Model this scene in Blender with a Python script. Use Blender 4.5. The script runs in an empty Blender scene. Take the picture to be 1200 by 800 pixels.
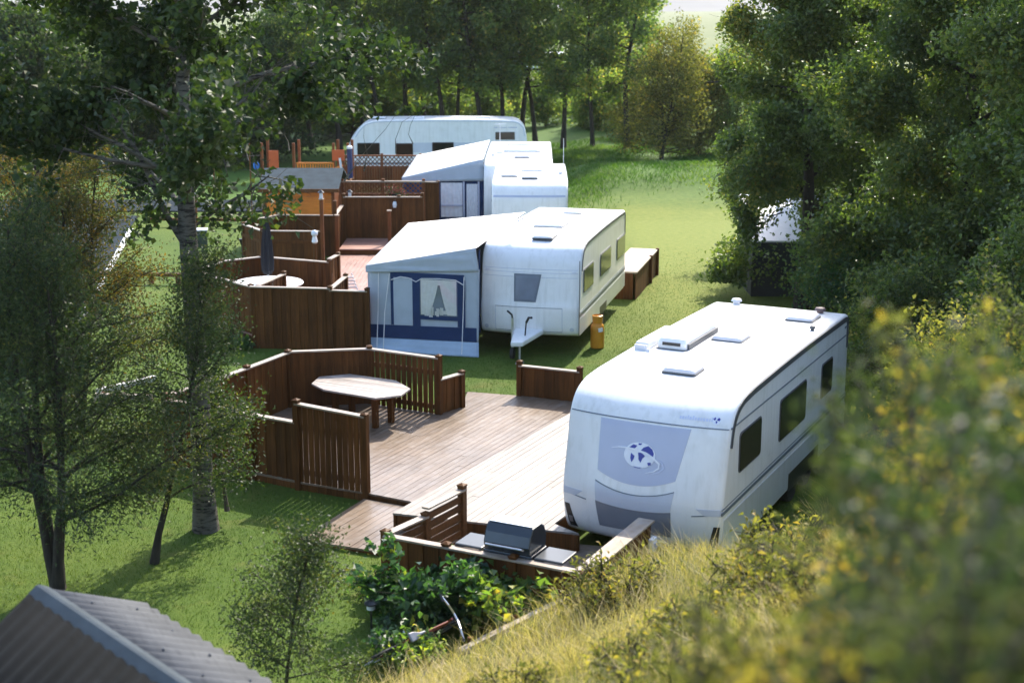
import bpy, math, random
import numpy as np
from mathutils import Vector, Matrix

random.seed(7)
R = np.random.default_rng(11)
S = bpy.context.scene
COL = S.collection
PI = math.pi

# ------------------------------------------------------------------ materials
def newmat(name):
    m = bpy.data.materials.new(name); m.use_nodes = True
    nt = m.node_tree; nt.nodes.clear()
    out = nt.nodes.new('ShaderNodeOutputMaterial')
    return m, nt, out

def N(nt, kind, **kw):
    n = nt.nodes.new(kind)
    for k, v in kw.items():
        if k.startswith('i_'):
            key = k[2:].replace('_', ' ')
            n.inputs[int(key) if key.isdigit() else key].default_value = v
        else:
            setattr(n, k, v)
    return n

def rgba(c): return (c[0], c[1], c[2], 1.0)

def ramp(nt, fac, stops):
    r = nt.nodes.new('ShaderNodeValToRGB')
    e = r.color_ramp.elements
    while len(e) < len(stops): e.new(0.5)
    for el, (p, c) in zip(e, stops):
        el.position = p; el.color = rgba(c)
    nt.links.new(fac, r.inputs[0])
    return r.outputs[0]

def noise(nt, vec, scale, detail=4, rough=.55, dist=0):
    n = N(nt, 'ShaderNodeTexNoise', i_Scale=scale, i_Detail=detail, i_Roughness=rough, i_Distortion=dist)
    if vec is not None: nt.links.new(vec, n.inputs['Vector'])
    return n.outputs['Fac']

def mapping(nt, vec, scale=(1, 1, 1), rot=(0, 0, 0)):
    m = N(nt, 'ShaderNodeMapping')
    m.inputs['Scale'].default_value = scale; m.inputs['Rotation'].default_value = rot
    nt.links.new(vec, m.inputs['Vector'])
    return m.outputs[0]

def coords(nt, which='Object'):
    return nt.nodes.new('ShaderNodeTexCoord').outputs[which]

def mixc(nt, fac, a, b, blend='MIX'):
    m = N(nt, 'ShaderNodeMix', data_type='RGBA', blend_type=blend)
    for sock, v in ((m.inputs[0], fac), (m.inputs[6], a), (m.inputs[7], b)):
        if isinstance(v, (int, float)): sock.default_value = v
        elif isinstance(v, tuple): sock.default_value = rgba(v)
        else: nt.links.new(v, sock)
    return m.outputs[2]

def principled(nt, out, color, rough=.5, metal=0, spec=.5, coat=0, bump=None, bstr=.3, bdist=.02):
    p = nt.nodes.new('ShaderNodeBsdfPrincipled')
    if isinstance(color, tuple): p.inputs['Base Color'].default_value = rgba(color)
    else: nt.links.new(color, p.inputs['Base Color'])
    if isinstance(rough, (int, float)): p.inputs['Roughness'].default_value = rough
    else: nt.links.new(rough, p.inputs['Roughness'])
    p.inputs['Metallic'].default_value = metal
    p.inputs['Specular IOR Level'].default_value = spec
    p.inputs['Coat Weight'].default_value = coat * .6; p.inputs['Coat Roughness'].default_value = .2
    if bump is not None:
        b = N(nt, 'ShaderNodeBump', i_Strength=bstr, i_Distance=bdist)
        nt.links.new(bump, b.inputs['Height']); nt.links.new(b.outputs[0], p.inputs['Normal'])
    nt.links.new(p.outputs[0], out.inputs['Surface'])
    return p

def paint(name, c, rough=.4, var=.12, scale=6, metal=0, coat=0, spec=.5, grime=0):
    m, nt, out = newmat(name)
    co = coords(nt)
    f = noise(nt, co, scale, 5)
    c2 = tuple(x * (1 - var) for x in c); c1 = tuple(min(1, x * (1 + var * .4)) for x in c)
    col = ramp(nt, f, [(.3, c2), (.65, c1)])
    f2 = noise(nt, co, scale * 7, 3)
    if grime:
        g1 = noise(nt, mapping(nt, co, (9, 9, .7)), 1.0, 5, .6); g2 = noise(nt, co, 1.3, 5, .65)
        col = mixc(nt, ramp(nt, g1, [(.50, (0, 0, 0)), (.74, (grime, grime, grime))]), col, (.42, .42, .36))
        col = mixc(nt, ramp(nt, g2, [(.55, (0, 0, 0)), (.75, (grime, grime, grime))]), col, (.46, .45, .40))
    rr = N(nt, 'ShaderNodeMapRange', i_3=max(.05, rough - .02), i_4=min(1, rough + .03))
    nt.links.new(f2, rr.inputs[0])
    principled(nt, out, col, rr.outputs[0], metal, spec, coat)
    return m

def wood(name, dark, light, rough=.5, axis='z', grey=0, spec=.5, stretch=14, var=.32):
    m, nt, out = newmat(name)
    co = coords(nt)
    geo = nt.nodes.new('ShaderNodeNewGeometry')
    isl = geo.outputs['Random Per Island']
    sc = {'x': (1, stretch, stretch), 'y': (stretch, 1, stretch), 'z': (stretch, stretch, 1)}[axis]
    off = N(nt, 'ShaderNodeVectorMath', operation='ADD')
    comb = N(nt, 'ShaderNodeCombineXYZ')
    mul = N(nt, 'ShaderNodeMath', operation='MULTIPLY', i_1=37.0); nt.links.new(isl, mul.inputs[0])
    for i in range(3): nt.links.new(mul.outputs[0], comb.inputs[i])
    nt.links.new(co, off.inputs[0]); nt.links.new(comb.outputs[0], off.inputs[1])
    g = noise(nt, mapping(nt, off.outputs[0], sc), 2.2, 6, .6, .4)
    big = noise(nt, co, .9, 4)
    c = ramp(nt, g, [(.25, dark), (.75, light)])
    iv = ramp(nt, isl, [(0, (1 - var, 1 - var, 1 - var)), (1, (1 + var * .7, 1 + var * .65, 1 + var * .6))])
    c = mixc(nt, 1.0, c, iv, 'MULTIPLY')
    bv = ramp(nt, big, [(.3, (.75, .74, .73)), (.7, (1.15, 1.15, 1.15))])
    c = mixc(nt, 1.0, c, bv, 'MULTIPLY')
    if grey:
        kn = noise(nt, off.outputs[0], 3.0, 5, .7)
        c = mixc(nt, ramp(nt, kn, [(.45, (0, 0, 0)), (.7, (grey, grey, grey))]), c, (.36, .33, .31))
    rr = N(nt, 'ShaderNodeMapRange', i_3=max(.1, rough - .12), i_4=min(1, rough + .18))
    nt.links.new(g, rr.inputs[0])
    principled(nt, out, c, rr.outputs[0], 0, spec, bump=g, bstr=.25, bdist=.006)
    return m

def leafmat(name, stops, trans=.45, rough=.42, tcol=1.6, spec=.5):
    m, nt, out = newmat(name)
    a = N(nt, 'ShaderNodeAttribute', attribute_name='tint')
    c = ramp(nt, a.outputs['Fac'], stops)
    p = principled(nt, out, c, rough, 0, spec)
    t = nt.nodes.new('ShaderNodeBsdfTranslucent')
    tc = mixc(nt, 1.0, c, (1.25 * tcol, 1.45 * tcol, .55 * tcol), 'MULTIPLY')
    nt.links.new(tc, t.inputs[0])
    mx = N(nt, 'ShaderNodeMixShader', i_0=trans)
    nt.links.new(p.outputs[0], mx.inputs[1]); nt.links.new(t.outputs[0], mx.inputs[2])
    nt.links.new(mx.outputs[0], out.inputs['Surface'])
    return m

def barkmat(name, a, b, birch=False):
    m, nt, out = newmat(name)
    co = coords(nt)
    f = noise(nt, mapping(nt, co, (3, 3, 14) if birch else (9, 9, 2)), 1.6, 6, .65, .5)
    st = [(.38, b), (.52, a)] if birch else [(.3, b), (.7, a)]
    c = ramp(nt, f, st)
    principled(nt, out, c, .85, 0, .25, bump=f, bstr=.6, bdist=.03)
    return m

M = {}
M['stain'] = wood('stained_boards', (.058, .0225, .0065), (.16, .064, .017), .6, 'z', spec=.12)
M['stain_h'] = wood('stained_rails', (.085, .034, .010), (.19, .083, .028), .55, 'y', stretch=10, spec=.15)
M['stain_red'] = wood('red_brown_boards', (.11, .034, .010), (.25, .085, .025), .5, 'z', spec=.22)
M['cap'] = wood('cap_boards', (.26, .19, .13), (.46, .37, .28), .42, 'x', .5, stretch=8)  # pale tone takes in sky and sun glare besides weathering
M['deck_brown'] = wood('brown_deck_boards', (.140, .094, .060), (.195, .140, .096), .36, 'y', .25, var=.08)
M['deck_pale'] = wood('pale_deck_boards', (.19, .162, .13), (.285, .25, .21), .5, 'y', .25, var=.16)
M['deck_red'] = wood('red_deck_boards', (.24, .11, .08), (.40, .22, .16), .42, 'y', .25, var=.15)
M['table'] = wood('table_boards', (.25, .21, .18), (.38, .335, .30), .45, 'x', .5)
M['orange_wood'] = wood('orange_cladding', (.66, .18, .014), (.85, .28, .028), .45, 'x', stretch=10)
M['timber'] = wood('weathered_timber', (.30, .23, .16), (.50, .41, .31), .6, 'x', .5)
M['white'] = paint('white_caravan_paint', (.80, .80, .79), .28, .05, 2.5, coat=.3, grime=.30)
M['roofwhite'] = paint('white_roof_panel', (.80, .80, .80), .4, .05, 3)
M['grey_panel'] = paint('grey_blue_panel', (.44, .47, .60), .25, .06, 2, coat=.4)
M['grey_dark'] = paint('dark_grey_panel', (.20, .21, .24), .32, .1, 3, coat=.2)
M['grey_light'] = paint('light_grey_panel', (.56, .59, .66), .25, .05, 3, coat=.3)
M['silver'] = paint('silver_side_paint', (.60, .62, .64), .3, .06, 2, metal=.1, coat=.3, grime=.4)
M['trim'] = paint('dark_trim', (.07, .075, .085), .4, .15, 8)
M['trim_blue'] = paint('slate_trim', (.13, .16, .20), .35, .1, 6)
M['hatch'] = paint('hatch_plastic', (.66, .66, .70), .35, .08, 5)
M['glass'] = paint('tinted_window', (.010, .013, .012), .12, .2, 2, spec=.35)
M['glass_green'] = paint('olive_tinted_window', (.06, .065, .03), .08, .2, 2, spec=.8)
M['glass_grey'] = paint('grey_front_window', (.20, .23, .29), .1, .15, 3, spec=.8)
M['blue'] = paint('emblem_blue', (.018, .03, .30), .35, .1, 10)
M['emblem_white'] = paint('emblem_white', (.78, .80, .86), .35, .05, 10)
M['emblem_mid'] = paint('emblem_pale', (.58, .62, .76), .35, .05, 10)
M['tyre'] = paint('tyre_rubber', (.02, .02, .02), .8, .2, 8)
M['rim'] = paint('wheel_rim', (.6, .6, .62), .35, .1, 8, metal=.6)
M['steel'] = paint('galvanised_steel', (.45, .46, .47), .45, .2, 12, metal=.7)
M['alloy'] = paint('brushed_alloy', (.62, .62, .64), .3, .1, 12, metal=.8)
M['black'] = paint('black_plastic', (.018, .018, .02), .4, .2, 8)
M['orange'] = paint('orange_gas_bottle', (.62, .26, .02), .35, .12, 6)
M['bbq'] = paint('grill_enamel', (.018, .026, .034), .22, .2, 5, coat=.6)
M['bbq_shelf'] = paint('grill_shelf', (.05, .055, .06), .3, .04, 5)
M['whiteplastic'] = paint('white_plastic', (.78, .77, .76), .4, .08, 5)
M['canvas'] = paint('cream_canvas', (.64, .63, .61), .8, .07, 3, spec=.2)
M['canvas_side'] = paint('grey_blue_canvas', (.42, .47, .53), .8, .09, 3, spec=.2)
M['canvas_skirt'] = paint('pale_blue_skirt', (.35, .44, .53), .75, .12, 3, spec=.2)
M['navy'] = paint('navy_canvas', (.018, .042, .115), .75, .15, 4, spec=.2)
M['curtain'] = paint('white_curtain', (.74, .73, .76), .8, .1, 9, spec=.2)
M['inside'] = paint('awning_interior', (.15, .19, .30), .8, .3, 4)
M['roof_green'] = paint('green_felt_roof', (.05, .075, .085), .8, .25, 5)
M['roof_slate'] = paint('slate_felt_roof', (.035, .052, .064), .85, .25, 4, spec=.12)
M['green_box'] = paint('dark_green_plastic', (.02, .04, .028), .5, .2, 6)
M['orange_red'] = paint('orange_red_panel', (.55, .10, .02), .5, .12, 4)
M['bright_blue'] = paint('bright_blue_plastic', (.02, .18, .55), .4, .1, 5)
M['navy_pl'] = paint('navy_plastic', (.02, .03, .10), .5, .1, 5)
M['darkwall'] = paint('dark_shed_wall', (.028, .03, .028), .7, .3, 3)
M['parasol'] = paint('black_parasol_cloth', (.012, .014, .02), .8, .2, 8)
M['globe'] = paint('frosted_globe', (.62, .66, .70), .2, .05, 4)
M['bikeframe'] = paint('orange_red_frame', (.20, .038, .012), .3, .1, 8, coat=.4)
M['bluecan'] = paint('blue_canister', (.05, .14, .42), .4, .1, 6)
M['hose'] = paint('yellow_hose', (.62, .52, .20), .4, .1, 12)
M['hay'] = paint('straw', (.4, .33, .14), .9, .2, 4)

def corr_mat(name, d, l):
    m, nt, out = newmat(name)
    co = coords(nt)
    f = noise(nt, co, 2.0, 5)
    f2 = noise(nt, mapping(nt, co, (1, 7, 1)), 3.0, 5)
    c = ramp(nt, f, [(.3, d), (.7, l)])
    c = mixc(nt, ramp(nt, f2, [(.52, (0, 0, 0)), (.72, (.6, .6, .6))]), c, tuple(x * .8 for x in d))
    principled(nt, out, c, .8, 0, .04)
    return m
M['corr'] = corr_mat('corrugated_steel', (.075, .078, .083), (.12, .124, .13)); M['corr_shade'] = corr_mat('corrugated_steel_shaded', (.007, .008, .0085), (.012, .013, .014))  # second, near-black sheet colour has the left slope's shade put in

M['bark'] = barkmat('grey_brown_bark', (.13, .11, .085), (.045, .038, .03))
M['bark_dark'] = barkmat('dark_bark', (.055, .046, .035), (.02, .017, .013))
M['bark_birch'] = barkmat('pale_aspen_bark', (.115, .105, .085), (.016, .0145, .012), True)
M['leaf_aspen'] = leafmat('aspen_leaf', [(0, (0.0176, 0.0312, 0.0120)), (.6, (0.0344, 0.0552, 0.0168)), (.93, (0.0600, 0.0824, 0.0224)), (1, (0.0896, 0.1016, 0.0240))], .26, .55, 1.6, .25)
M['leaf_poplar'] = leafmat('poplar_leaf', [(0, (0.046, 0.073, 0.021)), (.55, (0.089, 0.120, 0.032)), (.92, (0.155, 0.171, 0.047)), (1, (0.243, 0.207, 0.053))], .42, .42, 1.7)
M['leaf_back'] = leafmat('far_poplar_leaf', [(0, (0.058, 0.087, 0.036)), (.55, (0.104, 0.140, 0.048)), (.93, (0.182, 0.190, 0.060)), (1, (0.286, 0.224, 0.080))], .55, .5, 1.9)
M['leaf_deep'] = leafmat('deep_green_leaf', [(0, (.022, .040, .018)), (.6, (.045, .070, .025)), (.95, (.085, .105, .035)), (1, (.13, .13, .04))], .35, .6, 1.5, .2)
M['leaf_olive'] = leafmat('olive_shrub_leaf', [(0, (0.0747, 0.0825, 0.0290)), (.5, (0.1426, 0.1309, 0.0400)), (.85, (0.2242, 0.1859, 0.0530)), (1, (0.3289, 0.2200, 0.0530))], .42, .65, 1.6, .2)
M['leaf_willow'] = leafmat('willow_leaf', [(0, (0.0234, 0.0414, 0.0153)), (.6, (0.0495, 0.0693, 0.0234)), (.95, (0.0882, 0.0990, 0.0306)), (1, (0.1521, 0.1296, 0.0315))], .36, .5, 1.5, .35)
M['leaf_rust'] = leafmat('rusty_leaf', [(0, (.045, .055, .022)), (.5, (.085, .072, .024)), (.85, (.15, .09, .022)), (1, (.21, .11, .022))], .34, .6, 1.4, .2)
M['leaf_dark'] = leafmat('dark_conifer_needles', [(0, (.012, .026, .016)), (.7, (.022, .042, .022)), (1, (.05, .07, .03))], .2, .55)
M['leaf_bush'] = leafmat('currant_leaf', [(0, (.025, .06, .025)), (.6, (.05, .11, .035)), (.9, (.09, .16, .05)), (1, (.24, .26, .04))], .4, .35)
M['leaf_lime'] = leafmat('yellow_green_leaf', [(0, (.05, .10, .03)), (.5, (.13, .19, .04)), (.85, (.27, .28, .05)), (1, (.40, .27, .05))], .45, .4)
M['leaf_near'] = leafmat('hillside_willow_leaf', [(0, (0.045, 0.059, 0.029)), (.5, (0.090, 0.098, 0.039)), (.88, (0.150, 0.140, 0.048)), (1, (0.300, 0.210, 0.057))], .36, .75, 1.4, .15)
M['leaf_gold'] = leafmat('golden_shrub_leaf', [(0, (0.1174, 0.1105, 0.0341)), (.4, (0.2349, 0.1781, 0.0484)), (.85, (0.4118, 0.2704, 0.0605)), (1, (0.5481, 0.3211, 0.0605))], .4, .75, 1.4, .15)
M['grass_blade'] = leafmat('lawn_blade', [(0, (0.0344, 0.0680, 0.0101)), (.6, (0.0596, 0.0991, 0.0143)), (1, (0.1016, 0.1268, 0.0218))], .35, .7, 1.25, .2)
M['grass_long'] = leafmat('meadow_blade', [(0, (0.0720, 0.1035, 0.0330)), (.25, (0.1680, 0.1725, 0.0550)), (.5, (0.4320, 0.3335, 0.1430)), (1, (0.6960, 0.5290, 0.2860))], .35, .65, 1.0)
M['grass_rough'] = leafmat('rough_grass_blade', [(0, (0.035, 0.081, 0.018)), (.6, (0.065, 0.124, 0.022)), (1, (0.138, 0.182, 0.033))], .35, .6, 1.4, .2)
M['petal'] = leafmat('pink_petal', [(0, (.35, .06, .08)), (1, (.5, .14, .14))], .3, .5, .8)

# ------------------------------------------------------------------ object helpers
def setp(o, label=None, cat=None, group=None, kind=None):
    if label: o['label'] = label
    if cat: o['category'] = cat
    if group: o['group'] = group
    if kind: o['kind'] = kind
    return o

def thing(name, label, cat, loc=(0, 0, 0), rz=0, group=None):
    o = bpy.data.objects.new(name, None); COL.objects.link(o)
    o.location = loc; o.rotation_euler = (0, 0, rz); o.empty_display_size = .2
    return setp(o, label, cat, group)

class MB:
    def __init__(s): s.v = []; s.f = []
    def add(s, vs, fs):
        n = len(s.v); s.v += [tuple(map(float, p)) for p in vs]
        s.f += [tuple(i + n for i in f) for f in fs]; return s
    def box(s, c, d, rz=0, rx=0, ry=0):
        M3 = Matrix.Rotation(rz, 3, 'Z') @ Matrix.Rotation(ry, 3, 'Y') @ Matrix.Rotation(rx, 3, 'X')
        vs = []
        for sx in (-.5, .5):
            for sy in (-.5, .5):
                for sz in (-.5, .5):
                    vs.append(Vector(c) + M3 @ Vector((sx * d[0], sy * d[1], sz * d[2])))
        return s.add(vs, [(0, 1, 3, 2), (4, 6, 7, 5), (0, 4, 5, 1), (2, 3, 7, 6), (0, 2, 6, 4), (1, 5, 7, 3)])
    def prism(s, poly, vec):
        n = len(poly); a = [Vector(p) for p in poly]; b = [p + Vector(vec) for p in a]
        fs = [tuple(range(n - 1, -1, -1)), tuple(range(n, 2 * n))]
        fs += [(i, (i + 1) % n, n + (i + 1) % n, n + i) for i in range(n)]
        return s.add(a + b, fs)
    def tube(s, pts, rad, n=6, cap=True):
        pts = [Vector(p) for p in pts]
        if isinstance(rad, (int, float)): rad = [rad] * len(pts)
        vs = []; up = None
        for i, p in enumerate(pts):
            t = (pts[min(i + 1, len(pts) - 1)] - pts[max(i - 1, 0)])
            t = t.normalized() if t.length > 1e-9 else Vector((0, 0, 1))
            if up is None:
                up = t.cross(Vector((.31, .77, .55))).normalized()
            up = (up - t * up.dot(t))
            up = up.normalized() if up.length > 1e-6 else t.orthogonal().normalized()
            w = t.cross(up)
            for k in range(n):
                a = 2 * PI * k / n
                vs.append(p + (up * math.cos(a) + w * math.sin(a)) * rad[i])
        fs = []
        for i in range(len(pts) - 1):
            for k in range(n):
                fs.append((i * n + k, i * n + (k + 1) % n, (i + 1) * n + (k + 1) % n, (i + 1) * n + k))
        if cap:
            fs.append(tuple(range(n - 1, -1, -1))); fs.append(tuple(range((len(pts) - 1) * n, len(pts) * n)))
        return s.add(vs, fs)
    def lathe(s, prof, c=(0, 0, 0), n=20, axis='z'):
        vs = []
        for r, h in prof:
            for k in range(n):
                a = 2 * PI * k / n; x, y = r * math.cos(a), r * math.sin(a)
                p = (x, y, h) if axis == 'z' else ((h, x, y) if axis == 'x' else (x, h, y))
                vs.append((p[0] + c[0], p[1] + c[1], p[2] + c[2]))
        fs = []
        for i in range(len(prof) - 1):
            for k in range(n):
                fs.append((i * n + k, i * n + (k + 1) % n, (i + 1) * n + (k + 1) % n, (i + 1) * n + k))
        fs.append(tuple(range(n - 1, -1, -1))); fs.append(tuple(range((len(prof) - 1) * n, len(prof) * n)))
        return s.add(vs, fs)
    def grid(s, fn, nu, nv):
        vs = [fn(i / nu, j / nv) for i in range(nu + 1) for j in range(nv + 1)]
        fs = [(i * (nv + 1) + j, (i + 1) * (nv + 1) + j, (i + 1) * (nv + 1) + j + 1, i * (nv + 1) + j + 1) for i in range(nu) for j in range(nv)]
        return s.add(vs, fs)
    def build(s, name, mat, parent=None, smooth=False, bevel=0, solid=0, label=None, fixn=True):
        me = bpy.data.meshes.new(name); me.from_pydata(s.v, [], s.f); me.materials.append(mat)
        if fixn:
            import bmesh
            bm = bmesh.new(); bm.from_mesh(me); bmesh.ops.recalc_face_normals(bm, faces=bm.faces); bm.to_mesh(me); bm.free()
        if smooth:
            me.polygons.foreach_set('use_smooth', [True] * len(me.polygons))
        me.update()
        o = bpy.data.objects.new(name, me); COL.objects.link(o)
        if parent is not None: o.parent = parent
        if solid:
            md = o.modifiers.new('solid', 'SOLIDIFY'); md.thickness = solid; md.offset = 0
        if bevel:
            md = o.modifiers.new('bevel', 'BEVEL'); md.width = bevel; md.segments = 2; md.limit_method = 'ANGLE'; md.angle_limit = math.radians(40)
        if label: o['label'] = label
        return o

def npmesh(name, verts, quads, mat, parent=None, tint=None, smooth=False):
    """Fast mesh from numpy arrays; quads (n,4) or (n,3)."""
    me = bpy.data.meshes.new(name)
    nv, nf, k = len(verts), len(quads), quads.shape[1]
    me.vertices.add(nv); me.vertices.foreach_set('co', np.ascontiguousarray(verts, dtype=np.float32).ravel())
    me.loops.add(nf * k); me.loops.foreach_set('vertex_index', np.ascontiguousarray(quads, dtype=np.int32).ravel())
    me.polygons.add(nf); me.polygons.foreach_set('loop_start', np.arange(0, nf * k, k, dtype=np.int32))
    if tint is not None:
        at = me.attributes.new('tint', 'FLOAT', 'POINT'); at.data.foreach_set('value', np.ascontiguousarray(tint, dtype=np.float32))
    me.polygons.foreach_set('use_smooth', np.full(nf, smooth, dtype=bool))
    me.materials.append(mat); me.update(calc_edges=True)
    o = bpy.data.objects.new(name, me); COL.objects.link(o)
    if parent is not None: o.parent = parent
    return o

def tag1(o, label, cat, group=None): return setp(o, label, cat, group)

# ------------------------------------------------------------------ terrain
FOOT = np.array([(-20.0, -.1, 0.), (-3.4, 13.37, 0.), (-1.15, 15.2, .1), (.78, 16.72, .48), (1.95, 17.9, .5), (3.0, 17.85, .35), (3.75, 18.6, .15),
                 (6.95, 25.0, .05), (9.2, 32, 0), (10.6, 40, 0), (11.5, 50, 0), (14, 65, 0), (22, 90, 0), (60, 200, 0)])

def vnoise(x, y, f, seed=0):
    s = np.zeros_like(x)
    rr = np.random.default_rng(seed)
    for k in range(6):
        a = rr.uniform(0, 2 * PI); ff = f * rr.uniform(.6, 1.6); ph = rr.uniform(0, 6.28)
        s = s + np.sin((x * math.cos(a) + y * math.sin(a)) * ff + ph)
    return s / 6

def terrain(x, y, detail=True):
    x = np.asarray(x, float); y = np.asarray(y, float)
    best = np.full(x.shape, 1e9); n = np.zeros(x.shape); fz = np.zeros(x.shape); yy = np.zeros(x.shape)
    for a, b in zip(FOOT[:-1], FOOT[1:]):
        d = b[:2] - a[:2]; L = np.hypot(*d); t = ((x - a[0]) * d[0] + (y - a[1]) * d[1]) / (L * L)
        tc = np.clip(t, 0, 1)
        qx, qy = a[0] + tc * d[0], a[1] + tc * d[1]
        dist = np.hypot(x - qx, y - qy)
        side = ((x - a[0]) * d[1] - (y - a[1]) * d[0]) / L
        m = dist < best - 1e-6
        best = np.where(m, dist, best); n = np.where(m, np.where(side > 0, dist, -dist), n)
        fz = np.where(m, a[2] + tc * (b[2] - a[2]), fz); yy = np.where(m, qy, yy)
    sl = np.where(yy < 25, .46, np.clip(.46 - (yy - 25) * .02, .16, .46))
    n0 = np.maximum(n, 0)
    bank = fz + sl * (n0 - .25 * (1 - np.exp(-n0 * 2)))
    bank = np.where(bank > 7.5, 7.5 + (bank - 7.5) * .3, bank)
    bank = np.minimum(bank, 14)
    z = np.where(n > 0, bank, 0.0)
    if detail:
        z = z + np.where(n > 0, .10 * vnoise(x, y, 1.6, 3) * np.clip(n, 0, 1), 0)
        far = np.clip((y - 52) / 6, 0, 1) * np.clip((110 - y) / 20, 0, 1) * np.clip((x - 1) / 3, 0, 1)
        z = z + far * (.35 + .22 * vnoise(x, y, 1.1, 5) + .45 * np.exp(-((y - 62) / 5) ** 2))
        z = z + .02 * vnoise(x, y, .8, 9) * (n < 0)
    # the lead caravan stands in a shallow hollow
    ax, ay = 1.75 + .449 * 3.4, 19.0 + .893 * 3.4
    du = np.abs((x - ax) * .449 + (y - ay) * .893); dv = np.abs((x - ax) * .893 - (y - ay) * .449)
    z = z - .15 * np.clip((4.6 - du) / .8, 0, 1) * np.clip((1.9 - dv) / .5, 0, 1) * (n < .3)
    return z

def tz(x, y): return float(terrain(np.array([x]), np.array([y]))[0])

def axis_vals(a, b, step, lo, hi, g=1.16):
    v = list(np.arange(a, b + 1e-6, step)); s = step
    while v[-1] < hi: s *= g; v.append(min(v[-1] + s, hi))
    s = step; w = []
    p = a
    while p > lo: s *= g; p = max(p - s, lo); w.append(p)
    return np.array(w[::-1] + v)

def ground_mat():
    m, nt, out = newmat('lawn_and_meadow')
    co = coords(nt)
    sep = N(nt, 'ShaderNodeSeparateXYZ'); nt.links.new(co, sep.inputs[0])
    f1 = noise(nt, co, .35, 5); f2 = noise(nt, co, 5, 6, .7); f3 = noise(nt, co, 38, 3, .7)
    lawn = ramp(nt, f1, [(.3, (.055, .096, .013)), (.55, (.085, .126, .018)), (.75, (.120, .148, .025))])
    lawn = mixc(nt, ramp(nt, f2, [(.35, (.55, .55, .55)), (.7, (0, 0, 0))]), lawn, (.042, .084, .012))
    lawn = mixc(nt, 1.0, lawn, ramp(nt, f3, [(.25, (.6, .6, .6)), (.75, (1.35, 1.35, 1.25))]), 'MULTIPLY')
    f4 = noise(nt, co, 1.1, 5, .65)
    lawn = mixc(nt, ramp(nt, f4, [(.56, (0, 0, 0)), (.72, (.55, .55, .55))]), lawn, (.135, .125, .035))
    lawn = mixc(nt, ramp(nt, f4, [(.28, (.5, .5, .5)), (.42, (0, 0, 0))]), lawn, (.030, .075, .014))
    # drier, yellower turf right of the caravans
    mx_ = N(nt, 'ShaderNodeMapRange', i_1=1.5, i_2=4.5); nt.links.new(sep.outputs[0], mx_.inputs[0])
    my_ = N(nt, 'ShaderNodeMapRange', i_1=26.0, i_2=33.0); nt.links.new(sep.outputs[1], my_.inputs[0])
    m9 = N(nt, 'ShaderNodeMapRange', i_1=.5, i_2=.15); nt.links.new(sep.outputs[2], m9.inputs[0])
    m8 = N(nt, 'ShaderNodeMath', operation='MULTIPLY'); nt.links.new(m9.outputs[0], m8.inputs[0]); nt.links.new(mx_.outputs[0], m8.inputs[1]); mx_ = m8
    mm = N(nt, 'ShaderNodeMath', operation='MULTIPLY'); nt.links.new(mx_.outputs[0], mm.inputs[0]); nt.links.new(my_.outputs[0], mm.inputs[1])
    dry = ramp(nt, f2, [(.3, (.105, .148, .022)), (.7, (.180, .195, .040))])
    lawn = mixc(nt, mm.outputs[0], lawn, dry)
    # unmown, greener strip beyond the caravans on the right
    wob = N(nt, 'ShaderNodeMath', operation='MULTIPLY_ADD', i_1=11.0); nt.links.new(f1, wob.inputs[0]); nt.links.new(sep.outputs[1], wob.inputs[2])
    rough_f = N(nt, 'ShaderNodeMapRange', i_1=58.5, i_2=66.0); nt.links.new(wob.outputs[0], rough_f.inputs[0])
    roughc = ramp(nt, f2, [(.3, (.035, .08, .014)), (.7, (.085, .15, .025))])
    c = mixc(nt, rough_f.outputs[0], lawn, roughc)
    # pale hay fields far off
    farf = N(nt, 'ShaderNodeMapRange', i_1=112.0, i_2=135.0); nt.links.new(sep.outputs[1], farf.inputs[0])
    ff = noise(nt, mapping(nt, co, (.3, 1, 1)), .02, 3)
    fieldc = ramp(nt, ff, [(.3, (.09, .115, .038)), (.55, (.115, .135, .046)), (.8, (.08, .11, .034))])
    c = mixc(nt, farf.outputs[0], c, fieldc)
    # the bank: straw-coloured meadow soil
    bf = N(nt, 'ShaderNodeMapRange', i_1=.12, i_2=.5); nt.links.new(sep.outputs[2], bf.inputs[0])
    near = N(nt, 'ShaderNodeMapRange', i_1=23.0, i_2=18.0); nt.links.new(sep.outputs[1], near.inputs[0])
    bm_ = N(nt, 'ShaderNodeMath', operation='MULTIPLY'); nt.links.new(bf.outputs[0], bm_.inputs[0]); nt.links.new(near.outputs[0], bm_.inputs[1])
    bankc = ramp(nt, f2, [(.3, (.07, .075, .025)), (.6, (.16, .14, .05)), (.8, (.25, .2, .08))])
    c = mixc(nt, bm_.outputs[0], c, bankc)
    principled(nt, out, c, .9, 0, .15, bump=f3, bstr=.5, bdist=.03)
    return m
M['ground'] = ground_mat()

xs = axis_vals(-16, 18, .25, -900, 900); ys = axis_vals(-4, 82, .25, -60, 3200)
X, Y = np.meshgrid(xs, ys, indexing='ij')
Z = terrain(X, Y)
V = np.stack([X, Y, Z], -1).reshape(-1, 3)
ny = len(ys); I, J = np.meshgrid(np.arange(len(xs) - 1), np.arange(ny - 1), indexing='ij')
q = np.stack([I * ny + J, (I + 1) * ny + J, (I + 1) * ny + J + 1, I * ny + J + 1], -1).reshape(-1, 4)
setp(npmesh('ground', V, q, M['ground'], smooth=True), 'green lawn and grassy slope of the campsite', 'ground', kind='structure')

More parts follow.
